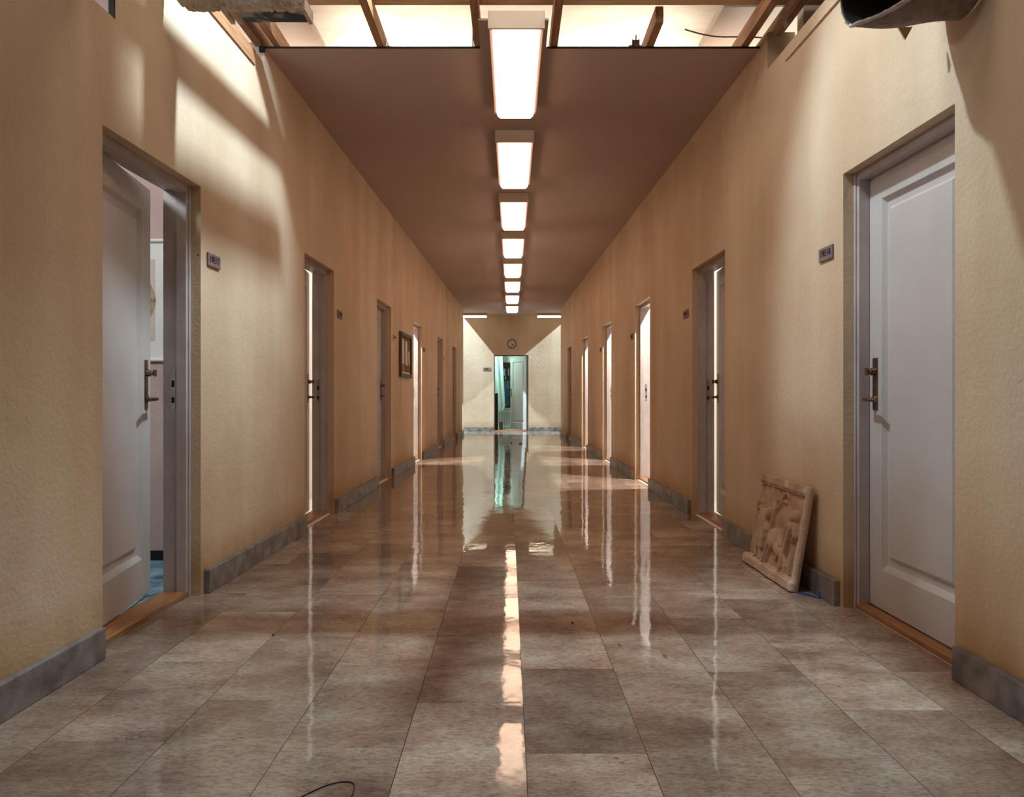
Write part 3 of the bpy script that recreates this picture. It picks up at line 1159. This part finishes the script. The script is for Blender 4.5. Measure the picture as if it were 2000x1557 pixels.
# ---------------------------------------------------------------- bulletin board
root = empty('bulletin_board', (-wx(10.37), 10.37, 1.26))
tag(root, 'dark framed cork bulletin board on the left wall', 'board')
mb = MB()
for a in ((9.92, 9.98, 1.255, 1.845), (10.77, 10.83, 1.255, 1.845), (9.98, 10.77, 1.255, 1.30), (9.98, 10.77, 1.80, 1.845)):
    mb.wbox(-1, a[0], a[1], -0.035, 0.0, a[2], a[3])
mb.build('frame', M['darkwood'], root, bevel=0.003)
mb = MB()
mb.wbox(-1, 9.98, 10.77, -0.015, 0.0, 1.30, 1.80)
mb.build('cork_panel', M['cork'], root)
for y0, y1, z0, z1, mm, lab, cat in (
        (10.04, 10.24, 1.43, 1.755, 'paper', 'long white sheet pinned nearest on the bulletin board', 'paper'),
        (10.33, 10.51, 1.42, 1.745, 'paper', 'long white sheet pinned in the middle of the bulletin board', 'paper'),
        (10.60, 10.70, 1.43, 1.62, 'paper', 'small curled white sheet pinned at the far edge of the bulletin board', 'paper'),
        (10.0, 10.75, 1.305, 1.325, 'paper', 'narrow pale strip along the bottom of the bulletin board', 'paper strip'),
        (10.12, 10.22, 1.33, 1.41, 'orange', 'orange note pinned low on the bulletin board', 'note')):
    mb = MB()
    n = 6
    vs, fs = [], []
    for k in range(n + 1):
        z = z0 + (z1 - z0) * k / n
        d = -0.0165 - 0.006 * (1 - k / n) ** 2
        for yy in (y0, y1):
            vs += [(-(wx(yy) + d), yy, z), (-(wx(yy) + d + .0008), yy, z)]
    for k in range(n):
        a = k * 4
        fs += [(a, a + 2, a + 6, a + 4), (a + 1, a + 5, a + 7, a + 3), (a, a + 4, a + 5, a + 1), (a + 2, a + 3, a + 7, a + 6)]
    fs += [(0, 1, 3, 2), (n * 4, n * 4 + 2, n * 4 + 3, n * 4 + 1)]
    mb.add(vs, fs)
    nm = {'paper': 'paper_sheet', 'paper strip': 'paper_strip', 'note': 'paper_note'}[cat]
    tag(mb.build(nm, M[mm]), lab, cat, 'papers on the bulletin board' if cat == 'paper' else None)

# ---------------------------------------------------------------- room signs
SIGNS = [(-1, 3.995, '19E:17', 'engraved room sign 19E:17 beside the ajar first left door', 1.735, 'signgrey'),
         (1, 3.80, '19E:18', 'engraved room sign 19E:18 beside the closed first right door', 1.74, 'signgrey'),
         (-1, 6.72, None, 'small dark room sign beyond the second door on the left', 1.735, 'signgrey'),
         (1, 6.66, None, 'small dark room sign beyond the second door on the right', 1.735, 'signgrey'),
         (-1, 9.50, None, 'pale room sign between the third left door and the bulletin board', 1.735, 'steel'),
         (1, 9.33, None, 'small dark room sign beyond the third door on the right', 1.735, 'signgrey'),
         (-1, 12.2, None, 'small room sign beyond the brightly lit fourth left door', 1.735, 'signgrey'),
         (1, 12.12, None, 'small room sign beyond the fourth door on the right', 1.735, 'signgrey'),
         (-1, 15.1, None, 'tiny pale room sign beyond the fifth door on the left', 1.735, 'steel'),
         (1, 15.02, None, 'tiny pale room sign beyond the fifth door on the right', 1.735, 'steel')]
for s, ya, txt, lab, zc_, mm in SIGNS:
    yb = ya + 0.158
    root = empty('room_sign', (s * wx(ya + .08), ya + .08, zc_ - .032))
    tag(root, lab, 'sign', 'room signs beside the doors')
    mb = MB()
    mb.wbox(s, ya, yb, -0.010, 0.0, zc_ - .034, zc_ + .034)
    mb.build('plate', M[mm], root, bevel=0.0015)
    if txt:
        yc = (ya + yb) / 2
        R = Euler((math.pi / 2, 0, math.pi / 2 if s < 0 else -math.pi / 2)).to_matrix().to_4x4()
        sk = math.atan(0.0215) * s
        T = Matrix.Translation((s * (wx(yc) - 0.0105), yc, zc_ + 0.002)) @ Matrix.Rotation(sk, 4, 'Z') @ R
        text_mesh(txt, 0.046, 0.0008, 'lettering', M['ink'], root, T)
    else:
        mb = MB()
        for k in range(5):
            y_ = ya + .03 + k * .022
            mb.wbox(s, y_, y_ + .013, -0.0112, -0.0098, zc_ - .014, zc_ + .016)
        mb.build('lettering', M['ink'], root)
root = empty('room_sign', (-0.70, YB - .01, 1.70))
tag(root, 'grey room sign on the end wall left of the open doorway', 'sign', 'room signs beside the doors')
mb = MB()
mb.box(-0.80, -0.59, YB - .010, YB, 1.685, 1.765)
mb.build('plate', M['steel'], root, bevel=0.0015)
mb = MB()
for x in (-0.745, -0.725, -0.705, -0.685, -0.665):
    mb.box(x, x + 0.014, YB - .0115, YB - .0098, 1.708, 1.742)
mb.build('lettering', M['ink'], root)

# ---------------------------------------------------------------- clock
CX, CZ, CR = -0.008, H + 98 * YB / 1500, 0.125
root = empty('wall_clock', (CX, YB, CZ - CR))
tag(root, 'round wall clock with dark rim above the end doorway', 'clock')
mb = MB()
n = 40
vs, fs = [], []
prof = [(CR - .016, -.018), (CR - .016, -.034), (CR - .004, -.038), (CR, -.03), (CR, 0)]
for k in range(n):
    q = 2 * math.pi * k / n
    for r_, d_ in prof:
        vs.append((CX + r_ * math.cos(q), YB + d_, CZ + r_ * math.sin(q)))
p = len(prof)
for k in range(n):
    k2 = (k + 1) % n
    for j in range(p - 1):
        fs.append((k * p + j, k * p + j + 1, k2 * p + j + 1, k2 * p + j))
mb.add(vs, fs, True)
mb.build('rim', M['darkwood'], root)
mb = MB()
vs = [(CX + (CR - .014) * math.cos(2 * math.pi * k / n), YB - .02, CZ + (CR - .014) * math.sin(2 * math.pi * k / n)) for k in range(n)]
vs2 = [(x, YB, z) for x, y, z in vs]
mb.add(vs + vs2, [tuple(range(n)), tuple(range(n, 2 * n))] + [(k, (k + 1) % n, n + (k + 1) % n, n + k) for k in range(n)])
mb.build('dial', M['clockface'], root)


def radial(mb, ang, r0, r1, wd, y):
    d = Vector((math.sin(ang), 0, math.cos(ang)))
    t = Vector((d.z, 0, -d.x)) * wd / 2
    c = Vector((CX, 0, CZ))
    a, b = c + d * r0, c + d * r1
    P = [a - t, a + t, b + t, b - t]
    mb.hexa([(q.x, y, q.z) for q in P] + [(q.x, y - .002, q.z) for q in P])


for k in range(12):
    mb = MB()
    radial(mb, k * math.pi / 6, CR * .62, CR * .84, 0.010, YB - .020)
    mb.build('hour_mark', M['ink'], root)
mb = MB()
radial(mb, math.radians(100), -0.015, 0.062, 0.013, YB - .023)
mb.build('hour_hand', M['ink'], root)
mb = MB()
radial(mb, math.radians(137), -0.015, 0.092, 0.010, YB - .026)
mb.build('minute_hand', M['ink'], root)

# ---------------------------------------------------------------- end room contents
root = empty('window_1', ((wx0 + wx1) / 2, WB, wz0))
tag(root, kind='structure')
mb = MB()
fw = 0.045
mb.box(wx0, wx0 + fw, WB + .03, WB + .09, wz0, wz1)
mb.box(wx1 - fw, wx1, WB + .03, WB + .09, wz0, wz1)
mb.box(wx0, wx1, WB + .03, WB + .09, wz0, wz0 + .06)
mb.box(wx0, wx1, WB + .03, WB + .09, wz1 - .05, wz1)
mb.box(-0.085, -0.055, WB + .03, WB + .09, wz0, wz1)
mb.build('window_frame', M['darkwood'], root)
mb = MB()
mb.box(wx0 + fw, wx1 - fw, WB + .055, WB + .06, wz0 + .06, wz1 - .05)
mb.build('window_pane', M['glass'], root)
# facade seen outside
root = empty('neighbouring_building', (0, 24.6, 0))
tag(root, 'dark brick and teal building seen through the end room window', 'building')
mb = MB()
mb.box(-3, 3, 24.6, 24.8, 1.45, 4.5)
mb.build('brick_wall', M['brick'], root)
mb = MB()
mb.box(-3, 3, 24.55, 24.75, -0.5, 1.449)
mb.build('rendered_wall', M['teal'], root)
for k, x in enumerate((-0.30, -0.13, 0.06, -0.23)):
    mb = MB()
    za = 1.62 if k < 3 else 1.50
    mb.box(x, x + (0.09 if k < 3 else .03), 24.585, 24.6, za, za + (.22 if k < 3 else .10))
    mb.build('window', M['white'], root)

# radiator
root = empty('radiator', (0.0, WB - .08, 0.05))
tag(root, 'pale ribbed radiator below the window in the end room', 'radiator')
for k in range(12):
    x = -0.40 + k * 0.07
    MB().tube([(x, WB - .075, 0.06), (x, WB - .075, 0.50)], 0.019, 8).build('rib', M['radiator'], root)
MB().box(-0.42, 0.38, WB - .10, WB - .05, 0.04, 0.08).build('rail', M['radiator'], root, bevel=0.004)
MB().box(-0.42, 0.38, WB - .10, WB - .05, 0.49, 0.56).build('rail', M['radiator'], root, bevel=0.004)

# curtain gathered on the left of the window
vs, fs = [], []
nz, nx = 40, 40
for j in range(nz + 1):
    q = j / nz                       # 0 top .. 1 bottom
    z = 2.55 - q * 2.22
    xl = -0.80 + 0.30 * min(1, q * 1.1) + 0.10 * max(0, q - .75) * 2
    xr = -0.30 + 0.12 * q - (0.30 * max(0, q - .86) / .14) * 0.9
    for i in range(nx + 1):
        p_ = i / nx
        x = xl + (xr - xl) * p_
        vs.append((x, WB - .20 + 0.028 * math.sin(p_ * 17 + q * 1.5), z + (0.10 * p_ if q > .9 else 0) * (q - .9) * 10))
m = nx + 1
for j in range(nz):
    for i in range(nx):
        a = j * m + i
        fs.append((a, a + 1, a + m + 1, a + m))
mb = MB().add(vs, fs, True)
o = mb.build('curtain', M['curtain'])
sd = o.modifiers.new('thick', 'SOLIDIFY')
sd.thickness = 0.004
tag(o, 'pale aqua curtain gathered left of the end room window', 'curtain')
# dark cabinet just inside the doorway
root = empty('black_cabinet', (-0.62, 22.0, 0))
tag(root, 'tall black cabinet standing just inside the end doorway', 'cabinet')
mb = MB()
mb.box(-0.95, -0.405, 21.72, 22.3, 0.0, 1.055)
mb.build('body', M['darkcab'], root, bevel=0.004)
mb = MB()
mb.box(-0.93, -0.425, 21.70, 21.719, 0.05, 1.03)
mb.build('cabinet_door', M['darkcab'], root, bevel=0.003)
# small brown crate by the radiator
root = empty('wooden_crate', (-0.32, 22.35, 0))
tag(root, 'small brown wooden crate between black cabinet and radiator', 'crate')
MB().box(-0.37, -0.27, 22.28, 22.42, 0.0, 0.20).build('body', M['joist'], root, bevel=0.004)
MB().box(-0.375, -0.265, 22.275, 22.425, 0.20, 0.215).build('lid', M['joist'], root, bevel=0.003)

# ---------------------------------------------------------------- wall chart in the first room
root = empty('wall_chart', (-2.42, 4.73, 1.24))
tag(root, 'rolled-down pale wall chart with a round motif seen through the ajar door', 'chart')
mb = MB()
mb.box(-2.72, -2.14, 4.732, 4.735, 1.245, 1.975)
mb.build('sheet', M['paper'], root)
mb = MB()
mb.box(-2.66, -2.20, 4.7305, 4.732, 1.36, 1.86)
pp = mb.build('tinted_print', noisy('pale_pink_print', (0.62, 0.48, 0.44), (0.68, 0.54, 0.50), 3, 0.8), root)
n = 48
ring, ring2 = [], []
for k in range(n):
    q = 2 * math.pi * k / n
    ring.append((-2.37 + 0.175 * math.cos(q), 4.7295, 1.605 + 0.175 * math.sin(q)))
    ring2.append((-2.37 + 0.175 * math.cos(q), 4.7305, 1.605 + 0.175 * math.sin(q)))
MB().add(ring + ring2, [tuple(range(n)), tuple(range(n, 2 * n))] + [(k, (k + 1) % n, n + (k + 1) % n, n + k) for k in range(n)]).build('round_motif', M['mandala'], root)
for z in (1.24, 1.975):
    MB().tube([(-2.73, 4.725, z), (-2.13, 4.725, z)], 0.011, 10).build('rail', M['white'], root)

# ---------------------------------------------------------------- stone relief
U, V = 0.775, 0.548
nu, nv = 300, 212
uu = np.linspace(0, 1, nu)      # 0 = left as seen (far), 1 = right (near)
vv = np.linspace(0, 1, nv)
Ug, Vg = np.meshgrid(uu * U, vv * V, indexing='ij')
h = np.zeros_like(Ug)


def cap(pts, r, ht):
    """chain of capsules pts in metres (u, v) with radii r"""
    global h
    for k in range(len(pts) - 1):
        (x0, y0), (x1, y1) = pts[k], pts[k + 1]
        ra = r[k] if isinstance(r, (list, tuple)) else r
        rb = r[k + 1] if isinstance(r, (list, tuple)) else r
        dx, dy = x1 - x0, y1 - y0
        t = np.clip(((Ug - x0) * dx + (Vg - y0) * dy) / (dx * dx + dy * dy + 1e-9), 0, 1)
        d = np.hypot(Ug - x0 - t * dx, Vg - y0 - t * dy)
        rr = ra + (rb - ra) * t
        hh = ht * np.sqrt(np.clip(1 - (d / rr) ** 2, 0, 1))
        h = np.maximum(h, hh)


def ell(cx, cy, rx, ry, ht, rot=0):
    global h
    c, s_ = math.cos(rot), math.sin(rot)
    X = (Ug - cx) * c + (Vg - cy) * s_
    Y = -(Ug - cx) * s_ + (Vg - cy) * c
    h = np.maximum(h, ht * np.sqrt(np.clip(1 - (X / rx) ** 2 - (Y / ry) ** 2, 0, 1)))


def pt(a, b):
    return (a * U, b * V)


# tree
cap([pt(.40, .40), pt(.41, .55), pt(.42, .68)], [.016, .015, .014], .016)
cap([pt(.42, .68), pt(.36, .74), pt(.33, .84), pt(.30, .90)], [.013, .011, .009, .006], .014)
cap([pt(.42, .68), pt(.45, .78), pt(.42, .88)], [.012, .009, .006], .013)
cap([pt(.43, .68), pt(.52, .76), pt(.58, .86), pt(.63, .88), pt(.66, .84)], [.013, .011, .010, .008, .006], .014)
cap([pt(.52, .76), pt(.57, .79), pt(.62, .78)], [.010, .008, .006], .012)
# tall man on the left
ell(*pt(.16, .72), .024, .034, .022)
cap([pt(.16, .76), pt(.155, .80)], [.018, .010], .018)
cap([pt(.15, .64), pt(.17, .50), pt(.19, .40)], [.040, .042, .034], .020)
cap([pt(.10, .64), pt(.05, .62), pt(.035, .70)], [.017, .014, .011], .016)
cap([pt(.19, .62), pt(.25, .50), pt(.31, .44)], [.018, .015, .012], .018)
cap([pt(.18, .40), pt(.20, .26), pt(.17, .12)], [.026, .020, .013], .018)
cap([pt(.22, .40), pt(.25, .27), pt(.27, .12)], [.024, .019, .012], .018)
# child figure beside him
ell(*pt(.29, .61), .031, .038, .024)
cap([pt(.27, .52), pt(.26, .38), pt(.27, .25)], [.030, .034, .024], .021)
cap([pt(.20, .52), pt(.22, .36), pt(.21, .22)], [.006, .010, .008], .026)
cap([pt(.24, .52), pt(.25, .36), pt(.25, .24)], [.006, .009, .007], .026)
cap([pt(.30, .50), pt(.36, .44), pt(.36, .36)], [.014, .012, .010], .02)
# ram
ell(*pt(.48, .37), .088, .062, .026, -.15)
ell(*pt(.62, .31), .080, .046, .024, -.25)
cap([pt(.40, .30), pt(.38, .20), pt(.355, .09)], [.020, .013, .010], .018)
cap([pt(.46, .30), pt(.42, .19), pt(.40, .09)], [.018, .012, .010], .016)
cap([pt(.70, .26), pt(.72, .16), pt(.71, .07)], [.020, .013, .010], .018)
cap([pt(.75, .28), pt(.80, .18), pt(.80, .08)], [.018, .012, .010], .016)
ell(*pt(.60, .21), .016, .022, .016)
cap([pt(.66, .36), pt(.63, .46), pt(.60, .50)], [.028, .024, .014], .022)
# staff across the field
cap([pt(.50, .62), pt(.56, .50), pt(.63, .38)], [.006, .007, .006], .012)
# seated woman on the right
ell(*pt(.80, .68), .030, .036, .026)
ell(*pt(.855, .70), .036, .034, .020)
cap([pt(.80, .58), pt(.78, .46), pt(.76, .34)], [.036, .036, .030], .022)
cap([pt(.72, .68), pt(.76, .60), pt(.79, .56)], [.009, .012, .014], .018)
cap([pt(.86, .60), pt(.90, .50), pt(.86, .44)], [.018, .016, .012], .02)
cap([pt(.77, .58), pt(.755, .46), pt(.75, .36)], [.006, .009, .007], .028)
cap([pt(.82, .56), pt(.81, .44), pt(.79, .34)], [.006, .009, .007], .028)
cap([pt(.86, .42), pt(.88, .30), pt(.88, .14)], [.016, .016, .012], .014)
# field is dished towards the frame
base = np.zeros_like(h)
base = np.maximum(base, 0.020 * (Vg > V - .040))            # top moulding
base = np.maximum(base, 0.014 * ((Vg > V - .052)))
base = np.maximum(base, 0.018 * (Ug > U - .020))            # right rim
ledge = 0.030 * np.clip((0.062 - Vg) / 0.02, 0, 1) ** 0.5
base = np.maximum(base, ledge)
nz_ = np.zeros_like(h)
for sc_, am in ((18, .0016), (45, .0010)):
    g = rng.random((int(sc_ * 1.4) + 2, sc_ + 2))
    gi = np.linspace(0, g.shape[0] - 1.001, nu)
    gj = np.linspace(0, g.shape[1] - 1.001, nv)
    i0 = gi.astype(int)
    j0 = gj.astype(int)
    fi = (gi - i0)[:, None]
    fj = (gj - j0)[None, :]
    a = g[np.ix_(i0, j0)] * (1 - fi) * (1 - fj) + g[np.ix_(i0 + 1, j0)] * fi * (1 - fj) + g[np.ix_(i0, j0 + 1)] * (1 - fi) * fj + g[np.ix_(i0 + 1, j0 + 1)] * fi * fj
    nz_ += am * (a - .5) * (1 + 2.5 * (base > 0.01))
curls = 0.003 * (np.sin(Ug * 330) * np.sin(Vg * 330)) * (((Ug / U - .48) ** 2 / .012 + (Vg / V - .38) ** 2 / .012) < 1)
h = np.maximum(h * 1.3, base) + nz_ + curls * 0.6
worn = np.clip((Ug - (U - .020)) / .006, 0, 1) * 0.8
worn = np.maximum(worn, 0.9 * np.exp(-(((Ug / U - .60) / .025) ** 2 + ((Vg / V - .97) / .05) ** 2)))
worn = np.maximum(worn, 0.8 * np.exp(-(((Ug / U - .97) / .06) ** 2 + ((Vg / V - .95) / .06) ** 2)))
worn = np.maximum(worn, np.clip((h - .022) / .012, 0, 1) * 0.25)
O = Vector((1.462, 3.98, 0.004))
tilt = math.radians(9.3)
eu = Vector((-0.0215, 1, 0)).normalized()
ev = Vector((math.sin(tilt), 0, math.cos(tilt)))
en = Vector((-math.cos(tilt), 0, math.sin(tilt)))
vs, fs = [], []
jl = 0.006 * rng.random(nv).cumsum() * 0
for i in range(nu):
    for j in range(nv):
        # left edge is broken and leans in towards the top
        lft = 0.030 * (vv[j] ** 1.0) * (1 - uu[i]) + (0.010 * math.sin(vv[j] * 21) + .006 * math.sin(vv[j] * 57)) * (1 - uu[i]) ** 6
        du = (1 - uu[i]) * U - lft - (0.05 * (1 - uu[i]) * (1 if vv[j] > .1 else 0.3))
        p = O + eu * du + ev * (vv[j] * V) + en * (h[i, j])
        vs.append(p)
nfront = nu * nv
TH = 0.020
for i in range(nu):
    for j in (0, nv - 1):
        pass
back = []
for i in range(nu):
    for j in range(nv):
        pass
for i in range(nu - 1):
    for j in range(nv - 1):
        a = i * nv + j
        fs.append((a, a + nv, a + nv + 1, a + 1))
# perimeter skirt + back
per = [(i, 0) for i in range(nu)] + [(nu - 1, j) for j in range(1, nv)] + [(i, nv - 1) for i in range(nu - 2, -1, -1)] + [(0, j) for j in range(nv - 2, 0, -1)]
bidx = []
for (i, j) in per:
    p = vs[i * nv + j]
    q = p - en * (h[i, j] + TH)
    q.z = max(q.z, 0.001)
    bidx.append(len(vs))
    vs.append(q)
for k in range(len(per)):
    k2 = (k + 1) % len(per)
    a = per[k][0] * nv + per[k][1]
    b = per[k2][0] * nv + per[k2][1]
    fs.append((a, b, bidx[k2], bidx[k]))
fs.append(tuple(bidx))
mb = MB().add(vs, fs, True)
o = mb.build('stone_relief', M['relief'])
wa = o.data.attributes.new('worn', 'FLOAT', 'POINT')
wf = np.concatenate([worn.reshape(-1), np.full(len(bidx), 0.6)])
wa.data.foreach_set('value', wf.astype(np.float32))
tag(o, 'terracotta coloured relief slab with figures and a tree leaning against the right wall', 'relief')

# blue strap under the slab
mb = MB()
mb.hexa([(1.475, 3.965, 0.001), (1.545, 3.86, 0.001), (1.557, 3.868, 0.001), (1.49, 3.975, 0.001),
         (1.475, 3.965, 0.006), (1.545, 3.86, 0.006), (1.557, 3.868, 0.006), (1.49, 3.975, 0.006)])
mb.tube([(1.546, 3.865, 0.004), (1.550, 3.87, 0.02), (1.545, 3.872, 0.034)], 0.004, 8)
tag(mb.build('blue_strap', M['blueplastic']), 'blue plastic strap on the floor behind the leaning relief slab', 'strap')
# black wire loop in the foreground
ctrl = [(-0.56, 1.93), (-0.53, 1.97), (-0.49, 2.015), (-0.455, 2.035), (-0.43, 2.035), (-0.415, 2.02), (-0.41, 1.985), (-0.412, 1.92), (-0.42, 1.80)]
pts = []
for k in range(len(ctrl) - 1):
    for q in range(6):
        t = q / 6
        p0 = ctrl[max(k - 1, 0)]
        p1 = ctrl[k]
        p2 = ctrl[k + 1]
        p3 = ctrl[min(k + 2, len(ctrl) - 1)]
        f = lambda i: 0.5 * ((2 * p1[i]) + (-p0[i] + p2[i]) * t + (2 * p0[i] - 5 * p1[i] + 4 * p2[i] - p3[i]) * t * t + (-p0[i] + 3 * p1[i] - 3 * p2[i] + p3[i]) * t ** 3)
        pts.append((f(0), f(1), 0.0022))
mb = MB()
mb.tube(pts, 0.0016, 8)
tag(mb.build('black_wire', M['rubber']), 'thin black wire looped on the floor at the bottom edge', 'wire')


def crumb(x, y, r, m, nm, lab, cat, grp=None):
    mb = MB()
    vs, fs = [], []
    n, mm = 8, 5
    for a in range(mm + 1):
        ph = math.pi * a / mm
        for b in range(n):
            q = 2 * math.pi * b / n
            k = 1 + 0.25 * (rng.random() - .5)
            vs.append((x + r * k * math.sin(ph) * math.cos(q), y + r * k * math.sin(ph) * math.sin(q), r * .62 - r * .6 * math.cos(ph)))
    for a in range(mm):
        for b in range(n):
            b2 = (b + 1) % n
            fs.append((a * n + b, a * n + b2, (a + 1) * n + b2, (a + 1) * n + b))
    mb.add(vs, fs, True)
    tag(mb.build(nm, M[m]), lab, cat, grp)


crumb(-0.015, 16.1, 0.020, 'rubber', 'dark_pebble', 'dark crumb on the far floor, leftmost of three', 'crumb', 'dark crumbs on the far floor')
crumb(0.155, 15.8, 0.016, 'rubber', 'dark_pebble', 'dark crumb on the far floor, middle of three', 'crumb', 'dark crumbs on the far floor')
crumb(0.190, 15.9, 0.022, 'rubber', 'dark_pebble', 'dark crumb on the far floor, rightmost of three', 'crumb', 'dark crumbs on the far floor')
crumb(0.272, 3.45, 0.006, 'rubber', 'black_crumb', 'tiny black crumb on the floor in front of the centre tiles', 'crumb')
crumb(-1.02, 3.28, 0.005, 'rubber', 'small_chip', 'tiny dark chip on the floor before the ajar left door', 'chip')
crumb(-0.965, 3.20, 0.005, 'paper', 'paper_scrap', 'tiny white scrap on the floor before the ajar left door', 'scrap')

# ---------------------------------------------------------------- lamps inside the side rooms
for s, y0, y1, ang in DOORS:
    if (s, round(y0, 2)) == (-1, 3.02):
        light('room_lamp', 'AREA', (-3.0, 2.6, 3.0), (-2.3, 4.0, 0.9), 45, (0.85, 0.95, 1.0), 0.5)
    elif ang > 60:
        light('room_lamp', 'SPOT', (s * (wx(y0) + 0.86), y0 + 0.18, 3.30), (s * (wx(y0) - .1), y0 + 0.62, 0.6), 900, (1.0, 0.93, 0.84), 0.04, 75, 0.4)
        light('room_fill', 'POINT', (s * 3.3, y0 + .5, 2.2), None, 30, (1.0, 0.95, 0.88), 0.2)
    elif ang > 1:
        light('room_lamp', 'POINT', (s * 3.2, y0 + 0.9, 2.2), None, 70, (0.98, 1.0, 0.95), 0.2)
light('end_room_lamp', 'AREA', (-0.9, 22.0, 2.6), (-0.2, 22.9, 0.7), 26, (0.62, 1.0, 0.93), 0.4)
light('facade_light', 'AREA', (0.8, 23.6, 3.2), (0, 24.6, 1.0), 16, (0.6, 0.95, 1.0), 0.6)  # area light aimed at the facade outside the window
